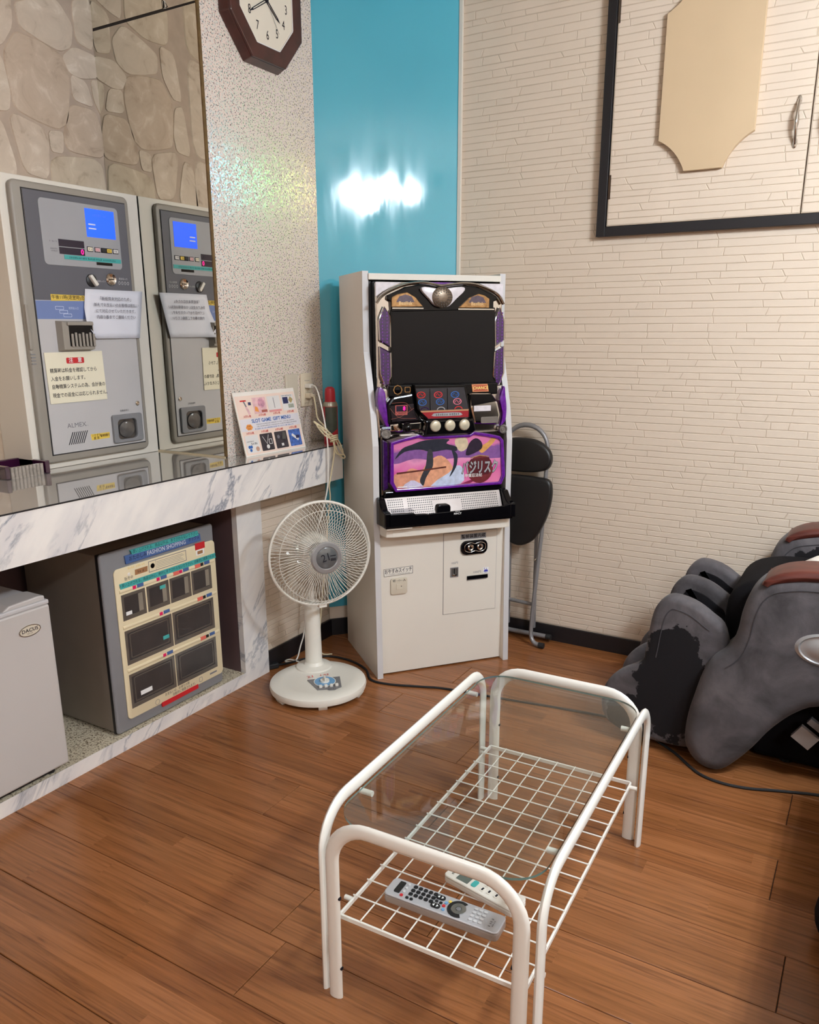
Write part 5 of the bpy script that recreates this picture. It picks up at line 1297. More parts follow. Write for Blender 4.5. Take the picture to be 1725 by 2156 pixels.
# reel window
MB().prism([(0.156, 1.154), (0.362, 1.150), (0.380, 1.062), (0.384, 1.025), (0.205, 1.020), (0.168, 1.064)], -0.004, 0.04).build('reel_bezel', m_blackp, sl, bevel=0.004)
rw = [(0.161, 1.140), (0.355, 1.140), (0.374, 1.062), (0.375, 1.026), (0.211, 1.026), (0.175, 1.064)]
MB().prism(rw, -0.0050, -0.0036).build('reel_window', m_reel, sl)
sym = {(0, 0): (0.182, 1.116, m_inkr), (1, 0): (0.250, 1.115, m_red), (2, 0): (0.318, 1.114, m_inkb), (0, 1): (0.187, 1.089, m_inkb), (1, 1): (0.258, 1.089, m_inkb), (2, 1): (0.328, 1.088, mat('rose_symbol', (206, 112, 132), 0.4)), (0, 2): (0.196, 1.067, m_purpled), (1, 2): (0.262, 1.066, m_midgrey), (2, 2): (0.333, 1.066, m_inkr)}
for key, (x, z, mm) in sym.items():
    if key[1] < 2:
        mb = MB(); mb.ring(circ(x, z, 0.0125, 16, 1.4), circ(x, z, 0.0098, 16, 1.4), -0.0058, -0.0049); mb.tube(smooth_path([(x - 0.010, -0.0056, z - 0.003), (x - 0.003, -0.0056, z + 0.005), (x + 0.004, -0.0056, z - 0.004), (x + 0.011, -0.0056, z + 0.004)], 4), 0.0013, 4)
    else:
        mb = MB(); mb.ring([(x + 0.017 * math.cos(R(180 * i / 8)), z - 0.007 + 0.0115 * math.sin(R(180 * i / 8))) for i in range(9)], [(x + 0.0135 * math.cos(R(180 * i / 8)), z - 0.007 + 0.0085 * math.sin(R(180 * i / 8))) for i in range(9)], -0.0058, -0.0049)
    mb.build('reel_symbol', mm, sl)
for x0, x1 in ((0.2175, 0.2215), (0.2875, 0.2935)): MB().prism([(x0, 1.058), (x0 + 0.002, 1.058), (x0, 1.138), (x0 - 0.002, 1.138)], -0.0062, -0.0049).build('reel_divider', m_blackp, sl)
MB().prism([(0.183, 1.052), (0.374, 1.052), (0.375, 1.058), (0.179, 1.058)], -0.0062, -0.0049).build('tan_strip', mat('tan_strip', (176, 128, 92), 0.4), sl)
rb_ = MB().prism([(0.211, 1.028), (0.375, 1.028), (0.375, 1.052), (0.184, 1.052)], -0.0060, -0.0049).build('red_strip', mat('deep_red_band', (150, 34, 44), 0.25, var=0.2), sl)
q = MB().prism(smooth_poly([(0.232, 1.036), (0.340, 1.035), (0.345, 1.042), (0.336, 1.047), (0.286, 1.048), (0.236, 1.047), (0.228, 1.042)], 2), -0.0068, -0.0059).build('silver_plate', m_midgrey, rb_)
mb = MB(); mb.scribble(0.240, 0.336, 1.0415, 0.0085, -0.0072); mb.build('lettering', m_ink, q)
# stop buttons, lever, locks
MB().prism([(0.195, 1.024), (0.391, 1.022), (0.404, 0.982), (0.392, 0.968), (0.189, 0.966), (0.198, 1.003)], -0.018, 0.04).build('button_console', m_blackp, sl, bevel=0.007, seg=3)
for x in (0.234, 0.293, 0.352):
    bb = MB().lathe([(0.0215, 0), (0.0215, 0.004), (0.0185, 0.008), (0.0150, 0.0095), (0.0, 0.0105)], (x, -0.018, 1.001), 24, 'y').build('stop_button', mat('pearl_button', (206, 198, 176), 0.25, 0.3), sl, smooth=True)
MB().lathe([(0.026, 0.0), (0.026, 0.010), (0.020, 0.016), (0.010, 0.018), (0.010, 0.026)], (0.104, 0.030, 1.004), 22, 'y').build('lever_collar', m_chrome, sl, smooth=True)
MB().sphere((0.118, -0.028, 1.001), 0.0185, 18, 12).build('start_lever', m_blackp, sl, smooth=True)
MB().prism([(0.066, 0.982), (0.196, 0.982), (0.196, 1.016), (0.066, 1.012)], 0.018, 0.05).build('lever_plate', m_chrome, sl, bevel=0.006, seg=3)
for x, z in ((0.052, 0.975), (0.533, 0.973)):
    k_ = MB().lathe([(0.0185, 0.0), (0.0185, 0.018), (0.0165, 0.022), (0.011, 0.022), (0.010, 0.018), (0.0075, 0.018), (0.007, 0.021), (0, 0.021)], (x, 0.034, z), 22, 'y').build('ring_lock', m_steel, sl, smooth=True)
tg_ = MB().box(0.036, 0.068, 0.0135, 0.0165, 0.9945, 1.0015).build('small_tag', mat('pale_blue_tag', (196, 210, 232), 0.5), sl)
mb = MB(); mb.scribble(0.0385, 0.0665, 0.998, 0.0042, 0.0131); mb.build('lettering', m_ink, tg_)
# belly panel
bo = [(0.064, 0.945), (0.120, 0.959), (0.177, 0.969), (0.196, 0.9615), (0.386, 0.9605), (0.402, 0.970), (0.460, 0.960), (0.514, 0.948), (0.530, 0.931), (0.541, 0.790), (0.525, 0.756), (0.082, 0.755), (0.061, 0.790)]
bi = [(0.076, 0.936), (0.122, 0.947), (0.177, 0.9565), (0.198, 0.9505), (0.384, 0.9495), (0.404, 0.958), (0.458, 0.948), (0.508, 0.937), (0.517, 0.927), (0.5255, 0.792), (0.516, 0.7675), (0.089, 0.7665), (0.0755, 0.794)]
MB().prism([(0.034, 0.970), (0.034, 0.735), (0.546, 0.735), (0.546, 0.970)], 0.030, 0.12).build('belly_surround', m_chromed, sl, bevel=0.006)
MB().prism([(0.036, 0.955), (0.036, 0.760), (0.056, 0.770), (0.056, 0.945)], 0.012, 0.032).build('belly_cheek', m_purpled, sl, bevel=0.004)
MB().ring(bo, bi, 0.000, 0.032).build('belly_frame', m_purple, sl, bevel=0.003)
art = MB().prism(bi, 0.0080, 0.0300).build('belly_art', m_sunset, sl)
def patch(nm, p, col, y, k=3, par=art):
    return MB().prism(smooth_poly(p, k) if k > 1 else p, y, y + 0.0005).build(nm, mat(nm + '_ink', col, 0.25, var=0.15, vscale=60), par)
patch('dusk_band', [(0.080, 0.862), (0.160, 0.878), (0.240, 0.868), (0.360, 0.872), (0.518, 0.862), (0.512, 0.905), (0.400, 0.915), (0.230, 0.905), (0.080, 0.905)], (128, 86, 148), 0.0074)
patch('cream_cloud', [(0.328, 0.945), (0.372, 0.947), (0.380, 0.912), (0.352, 0.895), (0.330, 0.915)], (206, 188, 160), 0.0073)
patch('amber_cloud', [(0.425, 0.905), (0.462, 0.925), (0.485, 0.945), (0.498, 0.935), (0.470, 0.905), (0.440, 0.885)], (206, 152, 88), 0.0072)
patch('tan_hill', [(0.080, 0.772), (0.080, 0.822), (0.118, 0.826), (0.150, 0.842), (0.200, 0.815), (0.190, 0.772)], (214, 150, 124), 0.0072)
patch('peach_hill', [(0.170, 0.770), (0.190, 0.830), (0.230, 0.872), (0.270, 0.884), (0.310, 0.850), (0.330, 0.805), (0.330, 0.770)], (222, 160, 128), 0.0071)
patch('pale_blue_hill', [(0.226, 0.769), (0.300, 0.815), (0.334, 0.842), (0.356, 0.835), (0.366, 0.800), (0.350, 0.769)], (196, 206, 230), 0.0070, 2)
patch('lilac_hill', [(0.110, 0.769), (0.146, 0.796), (0.172, 0.788), (0.196, 0.769)], (206, 200, 226), 0.0069, 2)
patch('dark_branch', [(0.082, 0.880), (0.120, 0.906), (0.180, 0.912), (0.230, 0.900), (0.290, 0.906), (0.330, 0.898), (0.332, 0.915), (0.290, 0.930), (0.300, 0.946), (0.204, 0.946), (0.150, 0.932), (0.110, 0.918)], (42, 44, 56), 0.0068)
patch('dark_branch', [(0.196, 0.772), (0.206, 0.800), (0.222, 0.826), (0.236, 0.850), (0.232, 0.905), (0.214, 0.905), (0.206, 0.850), (0.190, 0.815), (0.182, 0.790)], (58, 58, 64), 0.0067)
patch('dark_branch', [(0.312, 0.905), (0.322, 0.870), (0.318, 0.835), (0.304, 0.800), (0.318, 0.815), (0.334, 0.845), (0.336, 0.885)], (42, 46, 58), 0.0067)
patch('dark_leaf', [(0.372, 0.880), (0.385, 0.925), (0.412, 0.944), (0.436, 0.930), (0.440, 0.905), (0.412, 0.888)], (44, 34, 50), 0.0067)
patch('brown_bar', [(0.088, 0.822), (0.180, 0.828), (0.290, 0.836), (0.290, 0.842), (0.180, 0.834), (0.088, 0.829)], (96, 52, 44), 0.0066, 1)
patch('rose_stripe', [(0.352, 0.769), (0.420, 0.790), (0.440, 0.790), (0.390, 0.769)], (180, 64, 110), 0.0066, 1)
patch('emblem_disc', circ(0.434, 0.822, 0.055, 20), (110, 44, 48), 0.0064, 1)
patch('emblem_plate', [(0.385, 0.852), (0.394, 0.864), (0.470, 0.868), (0.478, 0.852), (0.470, 0.800), (0.400, 0.797)], (84, 32, 38), 0.0063, 1)
patch('emblem_gold', [(0.392, 0.8700), (0.430, 0.8790), (0.470, 0.8720), (0.470, 0.8690), (0.430, 0.8745), (0.392, 0.8665)], (170, 130, 92), 0.0062, 1)
patch('rose_stripe', [(0.352, 0.769), (0.420, 0.790), (0.440, 0.790), (0.390, 0.769)], (180, 64, 110), 0.0066, 1)
mb = MB(); mb.text('バジリスク', 0.040, 0.4330, 0.826, 0.0058, ws=0.57, bold=0.075); mb.build('title_lettering_outline', m_ink, art)
mb = MB(); mb.text('バジリスク', 0.040, 0.4330, 0.827, 0.0054, ws=0.57, bold=0.04); mb.build('title_lettering', m_midgrey, art)
mb = MB(); mb.text('甲賀忍法帖', 0.0110, 0.405, 0.7985, 0.0056, ws=0.98, bold=0.02); mb.build('subtitle_lettering', m_palegrey, art)
mb = MB(); mb.box(0.092, 0.130, 0.0064, 0.0078, 0.7705, 0.7745); mb.box(0.138, 0.182, 0.0064, 0.0078, 0.7715, 0.7735); mb.build('small_print', m_inkw, art)
# payout tray
MB().prism([(0.044, 0.756), (0.530, 0.756), (0.536, 0.728), (0.038, 0.728)], 0.012, 0.06).build('tray_hood', m_blackp, sl, bevel=0.003)
pf = MB(); pf.add([(0.040, 0.010, 0.732), (0.520, 0.010, 0.733), (0.522, -0.030, 0.650), (0.046, -0.030, 0.650), (0.040, 0.014, 0.732), (0.520, 0.014, 0.733), (0.522, -0.026, 0.650), (0.046, -0.026, 0.650)], [(3, 2, 1, 0), (4, 5, 6, 7), (0, 1, 5, 4), (2, 3, 7, 6)])
pfo = pf.build('perforated_plate', mat('tray_plate_metal', (150, 140, 136), 0.42, 0.55, var=0.12, vscale=14), sl)
mb = MB()
def hole(x, t):
    y = 0.010 - 0.040 * t; z = 0.7325 - 0.0825 * t
    r_ = 0.0026
    nrm = Vector((0, -0.9, 0.436)).normalized(); tu = Vector((1, 0, 0)); tv = Vector((0, -0.436, -0.9))
    c_ = Vector((x, y, z)) + nrm * 0.0006
    mb.add([tuple(c_ + tu * r_ * math.cos(a) + tv * r_ * math.sin(a)) for a in [2 * math.pi * i / 6 for i in range(6)]], [(0, 1, 2, 3, 4, 5)])
for i in range(58):
    x = 0.052 + i * 0.0079
    for j in range(9):
        t = 0.10 + j * 0.098
        if 0.108 < x < 0.128: continue
        if x < 0.108 and j > 6: continue
        if 0.232 < x < 0.345 and j > 1: continue
        hole(x, t)
o = mb.build('plate_holes', m_black, pfo); o['kind'] = 'stuff'
MB().prism(rrect(0.238, 0.294, 0.640, 0.700, 0.012, 4), -0.034, 0.0).build('payout_mouth', m_blackp, sl, bevel=0.003)
tray = MB()
tray.box(0.014, 0.540, -0.078, 0.02, 0.634, 0.644)
tray.prism([(0.016, 0.650), (0.016, 0.692), (0.122, 0.690), (0.132, 0.684), (0.168, 0.683), (0.185, 0.680), (0.185, 0.640), (0.016, 0.640)], -0.084, -0.070)
tray.build('payout_tray', m_blackp, sl, bevel=0.003)
MB().prism([(0.185, 0.640), (0.185, 0.681), (0.500, 0.688), (0.548, 0.700), (0.548, 0.640)], -0.082, -0.074).build('tray_lip', m_blackp, sl, bevel=0.002)
for u0, u1 in ((0.010, 0.036), (0.524, 0.550)):
    mb = MB(); pr = [(0.02, 0.632), (-0.084, 0.640), (-0.084, 0.695), (-0.045, 0.700), (-0.010, 0.735), (0.02, 0.738)]
    n = len(pr)
    mb.add([(u0, d, z) for d, z in pr] + [(u1, d, z) for d, z in pr], [tuple(range(n)), tuple(range(2 * n - 1, n - 1, -1))] + [(i, i + n, (i + 1) % n + n, (i + 1) % n) for i in range(n)])
    mb.build('tray_cheek', m_blackp, sl, bevel=0.004)
MB().prism([(0.046, 0.688), (0.040, 0.702), (0.120, 0.704), (0.140, 0.690)], -0.060, -0.056).build('clear_scoop', m_clear, sl)
MB().box(0.022, 0.122, -0.072, 0.0, 0.6285, 0.634).build('tray_foot', m_white, sl)
MB().box(0.160, 0.530, -0.066, 0.0, 0.6285, 0.634).build('tray_foot', m_white, sl)
mb = MB(); mb.text('MADE BY', 0.0035, 0.302, 0.6815, -0.0826); mb.text('MACY', 0.0075, 0.302, 0.6735, -0.0826, ws=1.1, bold=0.02); mb.build('lettering', m_inkw, sl)
# ------------------------------------------------------------------ folding stool with a back
fs_ = thing('folding_chair', 'folded round black padded chair with grey tube frame leaning on the wall', 'folding chair', (-1.31, 3.12, 0))
Mc = Matrix.Translation((1.31, -3.12, 0)) @ Matrix.Translation((-1.137, 0, 0)) @ Matrix.Diagonal((0.8, 1, 1, 1)) @ Matrix.Translation((1.137, 0, 0))
xc = -1.318
def C_(): return MB(Mc)
a_ = [(xc + 0.121 * math.cos(R(t)), 3.150, 0.865 + 0.096 * math.sin(R(t))) for t in range(180, -1, -12)]
C_().tube([(xc - 0.121, 3.125, 0.50), (xc - 0.121, 3.145, 0.80)] + a_ + [(xc + 0.121, 3.145, 0.80), (xc + 0.118, 3.125, 0.50)] + smooth_path([(xc + 0.100, 3.10, 0.20), (xc + 0.095, 3.095, 0.10), (xc + 0.100, 3.088, 0.045), (xc + 0.122, 3.080, 0.020), (xc + 0.155, 3.077, 0.014)], 4), 0.0105, 12).build('front_frame', m_greytube, fs_, smooth=True)
C_().tube(smooth_path([(xc - 0.155, 3.077, 0.014), (xc - 0.122, 3.080, 0.020), (xc - 0.100, 3.088, 0.045), (xc - 0.095, 3.095, 0.10), (xc - 0.100, 3.10, 0.20), (xc - 0.121, 3.125, 0.50)], 4), 0.0105, 12).build('front_leg', m_greytube, fs_, smooth=True)
C_().tube([(xc + 0.078, 3.150, 0.52), (xc + 0.078, 3.158, 0.06)], 0.0105, 12).build('rear_leg', m_greytube, fs_, smooth=True)
C_().tube([(xc - 0.078, 3.150, 0.52), (xc - 0.078, 3.158, 0.06)], 0.0105, 12).build('rear_leg', m_greytube, fs_, smooth=True)
C_().tube([(xc - 0.17, 3.160, 0.026), (xc + 0.155, 3.160, 0.026)], 0.0105, 12).build('rear_foot_bar', m_greytube, fs_, smooth=True)
C_().tube([(xc - 0.10, 3.126, 0.185), (xc + 0.092, 3.126, 0.178)], 0.008, 10).build('stretcher', m_greytube, fs_, smooth=True)
for p_, d_ in (((xc + 0.150, 3.0772, 0.0145), 0.03), ((xc - 0.180, 3.0772, 0.0145), 0.03), ((xc + 0.152, 3.160, 0.026), 0.03), ((xc - 0.182, 3.160, 0.026), 0.03)):
    C_().cyl(p_, 0.0128, d_, 'x', 14).build('end_cap', m_rubber, fs_, smooth=True)
C_().sphere((xc + 0.090, 3.125, 0.385), 0.008, 10, 8).build('pivot_bolt', m_chrome, fs_, smooth=True)
bk = smooth_poly([(xc - 0.165, 0.838), (xc - 0.150, 0.790), (xc - 0.09, 0.770), (xc, 0.766), (xc + 0.09, 0.772), (xc + 0.150, 0.790), (xc + 0.166, 0.835), (xc + 0.140, 0.876), (xc + 0.08, 0.904), (xc, 0.912), (xc - 0.08, 0.904), (xc - 0.140, 0.876)], 4)
puffy(C_(), bk, 3.092, 3.130, 0.014).build('backrest', m_blackvinyl, fs_, smooth=True)
st_ = smooth_poly([(xc - 0.176, 0.70), (xc - 0.160, 0.745), (xc - 0.08, 0.753), (xc, 0.755), (xc + 0.08, 0.753), (xc + 0.160, 0.745), (xc + 0.180, 0.70), (xc + 0.172, 0.63), (xc + 0.140, 0.550), (xc + 0.085, 0.478), (xc, 0.447), (xc - 0.085, 0.478), (xc - 0.140, 0.550), (xc - 0.170, 0.63)], 4)
puffy(C_(), st_, 3.082, 3.116, 0.014).build('seat', m_blackvinyl, fs_, smooth=True)

# ------------------------------------------------------------------ standing fan
fan = thing('standing_fan', 'white floor fan with round wire guard and silver hub', 'fan', (-1.745, 2.255, 0), 57.3)
mb = MB(); mb.lathe([(0.0, 0.012), (0.178, 0.012), (0.184, 0.016), (0.187, 0.030), (0.184, 0.040), (0.176, 0.045), (0.135, 0.050), (0.131, 0.049), (0.0, 0.052)], n=56); mb.build('base', m_fanw, fan, smooth=True)
for i in range(6):
    a = R(60 * i + 15)
    MB(Matrix.Rotation(a, 4, 'Z')).frustum([(0.150, 0.0005), (0.176, 0.0005), (0.184, 0.014), (0.142, 0.014)], -0.016, [(0.150, 0.0005), (0.176, 0.0005), (0.184, 0.014), (0.142, 0.014)], 0.016).build('foot', m_fanw, fan)
px, py = 0.025, 0.112
MB().lathe([(0.072, 0.048), (0.070, 0.056), (0.058, 0.060), (0.042, 0.064), (0.034, 0.075)], (px, py, 0), 32).build('column_foot', m_fanw, fan, smooth=True)
MB().lathe([(0.034, 0.066), (0.0335, 0.10), (0.030, 0.30), (0.0285, 0.325), (0, 0.326)], (px, py, 0), 28).build('column', m_fanw, fan, smooth=True)
MB().lathe([(0.012, 0.32), (0.012, 0.46)], (px, py, 0), 16).build('inner_pole', m_fanw, fan, smooth=True)
MB().lathe([(0.0, 0), (0.035, 0.0), (0.055, 0.02), (0.062, 0.06), (0.062, 0.11), (0.050, 0.125), (0, 0.126)], (px, 0.165, 0.548), 28, 'y').build('motor_housing', m_fanw, fan, smooth=True)
MB().box(px - 0.018, px + 0.018, 0.085, 0.135, 0.44, 0.505).build('neck', m_fanw, fan, bevel=0.006)
hz, gx, gy, GR = 0.548, 0.025, -0.005, 0.197
def gp(r, a, y): return (gx + r * math.cos(a), gy + y, hz + r * math.sin(a))
mb = MB(); mb.tube([gp(GR, 2 * math.pi * i / 64, 0.0) for i in range(64)], 0.0085, 8, closed=True, rb=0.0055, up=(0, 1, 0)); mb.build('guard_rim', m_fanw, fan, smooth=True)
NW = 84
mb = MB()
for i in range(NW):
    a = 2 * math.pi * i / NW
    mb.tube([gp(0.055, a, -0.062), gp(0.11, a + 0.05, -0.060), gp(0.150, a + 0.10, -0.055), gp(0.172, a + 0.13, -0.045), gp(GR - 0.002, a + 0.16, -0.003)], 0.00105, 4)
for r_, y_ in ((0.172, -0.0445),): mb.tube([gp(r_, 2 * math.pi * k / 64, y_) for k in range(64)], 0.0012, 4, closed=True)
mb.build('front_guard', m_fanw, fan)
mb = MB()
for i in range(NW):
    a = 2 * math.pi * (i + 0.4) / NW
    mb.tube([gp(0.055, a, 0.070), gp(0.14, a - 0.10, 0.068), gp(0.180, a - 0.14, 0.050), gp(GR - 0.002, a - 0.16, 0.003)], 0.00105, 4)
mb.build('rear_guard', m_fanw, fan)
hub = MB().lathe([(0.060, 0.0), (0.061, 0.006), (0.056, 0.011), (0.044, 0.012), (0.041, 0.009), (0.0, 0.009)], (gx, gy - 0.058, hz), 36, 'y').build('hub_ring', m_silver, fan, smooth=True)
hl = MB().lathe([(0.0405, 0.0), (0.038, 0.002), (0.0, 0.0035)], (gx, gy - 0.0672, hz), 32, 'y').build('hub_lens', m_fanlens, hub, smooth=True)
mb = MB(); mb.text('21', 0.030, gx - 0.004, hz + 0.002, gy - 0.0712, ws=0.9, rot=R(14)); mb.build('handwritten_number', m_ink, hub)
mb = MB()
for k in range(4): mb.box(gx + 0.014 + 0.005 * k, gx + 0.017 + 0.005 * k, gy - 0.0710, gy - 0.0706, hz - 0.012, hz - 0.002)
mb.box(gx + 0.012, gx + 0.034, gy - 0.0710, gy - 0.0706, hz + 0.006, hz + 0.009)
mb.build('scratches', m_ink, hub)
for k in range(5):
    a0 = R(72 * k + 20); mb = MB(); vs = []; fs2 = []
    nr, na = 5, 6
    for i in range(nr + 1):
        r_ = 0.035 + 0.115 * i / nr
        wd = R(34 + 16 * math.sin(math.pi * i / nr))
        for j in range(na + 1):
            a = a0 + wd * (j / na - 0.5) + 0.5 * (i / nr) ** 1.4
            p = gp(r_, a, 0.012 - 0.032 * (j / na - 0.5)); vs.append(p)
    fs2 = [(i * (na + 1) + j, i * (na + 1) + j + 1, (i + 1) * (na + 1) + j + 1, (i + 1) * (na + 1) + j) for i in range(nr) for j in range(na)]
    mb.add(vs, fs2); mb.build('blade', m_blade, fan, smooth=True)
MB().lathe([(0.036, -0.03), (0.036, 0.02), (0.028, 0.032), (0, 0.034)], (gx, gy, hz), 24, 'y').build('blade_boss', mat('blade_boss', (120, 118, 116), 0.3), fan, smooth=True)
MB().box(gx - 0.016, gx + 0.016, gy - 0.012, gy + 0.010, hz - GR - 0.012, hz - GR + 0.004).build('rim_clip', m_fanw, fan, bevel=0.002)
# controls on the base
Mk = Matrix.Translation((0.002, -0.075, 0.0515)) @ Matrix.Rotation(R(-90), 4, 'X') @ Matrix.Rotation(R(0), 4, 'Z')
def K(): return MB(Matrix.Translation((0.010, -0.060, 0.0510)) @ Matrix.Rotation(R(-12), 4, 'Z') @ Matrix.Rotation(R(2.0), 4, 'X') @ Matrix.Rotation(R(-90), 4, 'X'))
kp_ = K().prism([(-0.066, 0.040), (-0.040, -0.052), (-0.006, -0.056), (0.002, -0.064), (0.022, -0.066), (0.036, -0.056), (0.052, -0.046), (0.060, 0.040)], -0.002, 0.006).build('control_plate', m_panelgrey, fan)
K().prism(circ(-0.003, 0.010, 0.040, 28), -0.0032, 0.0).build('dial_scale', m_skyblue, kp_)
K().ring(circ(-0.003, 0.010, 0.042, 28), circ(-0.003, 0.010, 0.0395, 28), -0.0036, 0.0).build('dial_rim', m_whitepl, kp_)
K().lathe([(0.018, 0.002), (0.017, 0.009), (0, 0.009)], (-0.003, -0.001, 0.010), 24, 'y').build('dial_knob', m_fanw, kp_, smooth=True)
K().box(-0.0065, 0.0005, -0.022, -0.009, -0.006, 0.027).build('dial_grip', m_fanw, kp_, bevel=0.002)
for i in range(4): K().box(-0.032 + i * 0.0205, -0.020 + i * 0.0205, -0.012, -0.001, -0.040, -0.030).build('speed_key', m_greybtn, kp_, bevel=0.002)
mb = K(); mb.scribble(0.0, 0.030, -0.057, 0.0050, -0.0028); mb.build('lettering', m_ink, kp_)
mb = K(); mb.text('21', 0.018, -0.050, 0.062, -0.0030, ws=1.2, rot=R(6)); mb.scribble(-0.014, 0.034, 0.066, 0.013, -0.0030); mb.build('handwritten_note', m_inkr, fan)

# ------------------------------------------------------------------ black power cable along the floor
cb_ = thing('power_cable', 'black power cable with a loose plug running along the floor to the massage chair', 'cable', (-1.59, 2.456, 0))
O_ = Vector((-1.59, 2.456, 0))
def WC(pts): return [tuple(Vector(p) - O_) for p in pts]
z_ = 0.0045
MB().tube(smooth_path(WC([(-2.020, 2.335, 0.012), (-1.995, 2.405, z_), (-1.965, 2.47, z_), (-1.895, 2.535, z_), (-1.790, 2.54, z_), (-1.688, 2.500, z_), (-1.610, 2.425, z_), (-1.52, 2.430, z_), (-1.40, 2.475, z_), (-1.308, 2.505, z_), (-1.07, 2.539, z_), (-0.841, 2.575, z_), (-0.66, 2.590, z_), (-0.56, 2.545, z_), (-0.498, 2.499, z_), (-0.434, 2.450, z_), (-0.353, 2.370, z_), (-0.287, 2.345, z_), (-0.208, 2.350, z_), (-0.115, 2.385, z_), (-0.011, 2.42, z_), (0.10, 2.445, z_), (0.25, 2.47, z_)]), 6), 0.0045, 8).build('cable', m_rubber, cb_, smooth=True)
MB(Matrix.Translation(tuple(Vector((-2.027, 2.322, 0.013)) - O_)) @ Matrix.Rotation(R(64), 4, 'Z')).box(-0.026, 0.022, -0.012, 0.012, -0.011, 0.011).build('plug', m_rubber, cb_, bevel=0.004)
MB(Matrix.Translation(tuple(Vector((-2.040, 2.296, 0.013)) - O_)) @ Matrix.Rotation(R(64), 4, 'Z')).box(-0.016, 0.004, -0.008, -0.006, -0.003, 0.003).box(-0.016, 0.004, 0.006, 0.008, -0.003, 0.003).build('plug_pin', m_steel, cb_)

# ------------------------------------------------------------------ glass coffee table
tb = thing('coffee_table', 'white tubular coffee table with glass top and wire shelf', 'coffee table', (-0.6375, 1.513, 0), 1.6)
HX, HY, ZT = 0.232, 0.415, 0.434
def ushape(half, z, r):
    p = [(-half, 0.0006), (-half, z - r)]
    for i in range(1, 9): a = R(180 - 90 * i / 8); p.append((-half + r + r * math.cos(a), z - r + r * math.sin(a)))
    for i in range(0, 9): a = R(90 - 90 * i / 8); p.append((half - r + r * math.cos(a), z - r + r * math.sin(a)))
    p.append((half, 0.0006)); return p
zc = ZT - 0.016
for s in (-1, 1):
    f = MB().tube([(s * HX, q, z) for q, z in ushape(HY - 0.016, zc, 0.085)], 0.0080, 12, rb=0.0160, up=(1, 0, 0)).build('side_frame', m_metal, tb, smooth=True)
    for y in (-0.27, 0.27):
        MB().cyl((s * (HX - 0.008) - (0.030 if s > 0 else 0), y, ZT - 0.034), 0.0065, 0.030, 'x', 12).build('glass_peg', m_whitepl, f, smooth=True)
for s in (-1, 1):
    f = MB().tube([(q, s * HY, z) for q, z in ushape(HX - 0.031, zc, 0.085)], 0.0080, 12, rb=0.0160, up=(0, 1, 0)).build('end_frame', m_metal, tb, smooth=True)
    for x in (-1, 1):
        for z in (0.245, 0.075):
            MB().cyl((x * (HX - 0.031) - x * 0.0150 - 0.002, s * HY, z), 0.0042, 0.004, 'x', 10).build('bolt_hole', m_ink, f)
SZ = 0.185
for s in (-1, 1):
    MB().box(s * 0.203 - 0.0025, s * 0.203 + 0.0025, -0.390, 0.390, SZ - 0.009, SZ + 0.002).build('shelf_rail', m_metal, tb, bevel=0.001, seg=1)
    MB().box(-0.203, 0.203, s * 0.392 - 0.0025, s * 0.392 + 0.0025, SZ - 0.009, SZ + 0.002).build('shelf_rail', m_metal, tb, bevel=0.001, seg=1)
    for y in (-0.34, 0.372): MB().cyl((s * 0.2055 if s > 0 else -0.2055 - 0.018, y, SZ - 0.003), 0.0055, 0.018, 'x', 10).build('shelf_peg', m_whitepl, tb, smooth=True)
first = None
for i in range(7):
    x = -0.203 + 0.406 * (i + 1) / 8
    if first is None: first = MB().tube([(0, -0.392, SZ + 0.003), (0, 0.392, SZ + 0.003)], 0.0017, 6).build('long_wire', m_metal, tb); o = first
    else: o = first.copy(); COL.objects.link(o); o.parent = tb
    o.location = (x, 0, 0)
first = None
for i in range(13):
    y = -0.392 + 0.784 * (i + 1) / 14
    if first is None: first = MB().tube([(-0.205, 0, SZ + 0.0065), (0.205, 0, SZ + 0.0065)], 0.0017, 6).build('cross_wire', m_metal, tb); o = first
    else: o = first.copy(); COL.objects.link(o); o.parent = tb
    o.location = (0, y, 0)
gp_ = rrect(-0.217, 0.217, -0.398, 0.398, 0.075, 8)
def slabz(mb, poly, z0, z1, caps=True, sides=True):
    n = len(poly)
    fs = []
    if caps: fs += [tuple(range(n - 1, -1, -1)), tuple(range(n, 2 * n))]
    if sides: fs += [(i, (i + 1) % n, n + (i + 1) % n, n + i) for i in range(n)]
    return mb.add([(x, y, z0) for x, y in poly] + [(x, y, z1) for x, y in poly], fs)
zg = ZT - 0.0272
gtop = slabz(MB(), gp_, zg, zg + 0.005, True, False).build('glass_top', m_glass, tb)
slabz(MB(), gp_, zg, zg + 0.005, False, True).build('glass_edge', m_glassedge, gtop, smooth=True)

# ------------------------------------------------------------------ remote controls on the wire shelf
def remote(name, label, loc, rz, half_l, half_w, h, base, top):
    t = thing(name, label, 'remote control', loc, rz)
    slabz(MB(), rrect(-half_l, half_l, -half_w, half_w, 0.010, 4), 0.0, h - 0.005).build('rear_shell', base, t, bevel=0.003)
    slabz(MB(), rrect(-half_l, half_l, -half_w, half_w, 0.010, 4), h - 0.005, h).build('front_shell', top, t, bevel=0.0015, seg=1)
    return t
def key(t, x, y, z, w_, l_, m_, r=0.002, h=0.0022, nm='key'):
    return slabz(MB(), rrect(x - l_ / 2, x + l_ / 2, y - w_ / 2, y + w_ / 2, min(r, w_ / 2.1, l_ / 2.1), 3), z - 0.0005, z + h).build(nm, m_, t)
SH = SZ + 0.0087
tv = remote('remote_control', 'long silver remote control with many keys on the wire shelf', (-0.640, 1.217, SH), 2.3, 0.128, 0.0275, 0.022, m_rembase, m_remote)
zt = 0.022
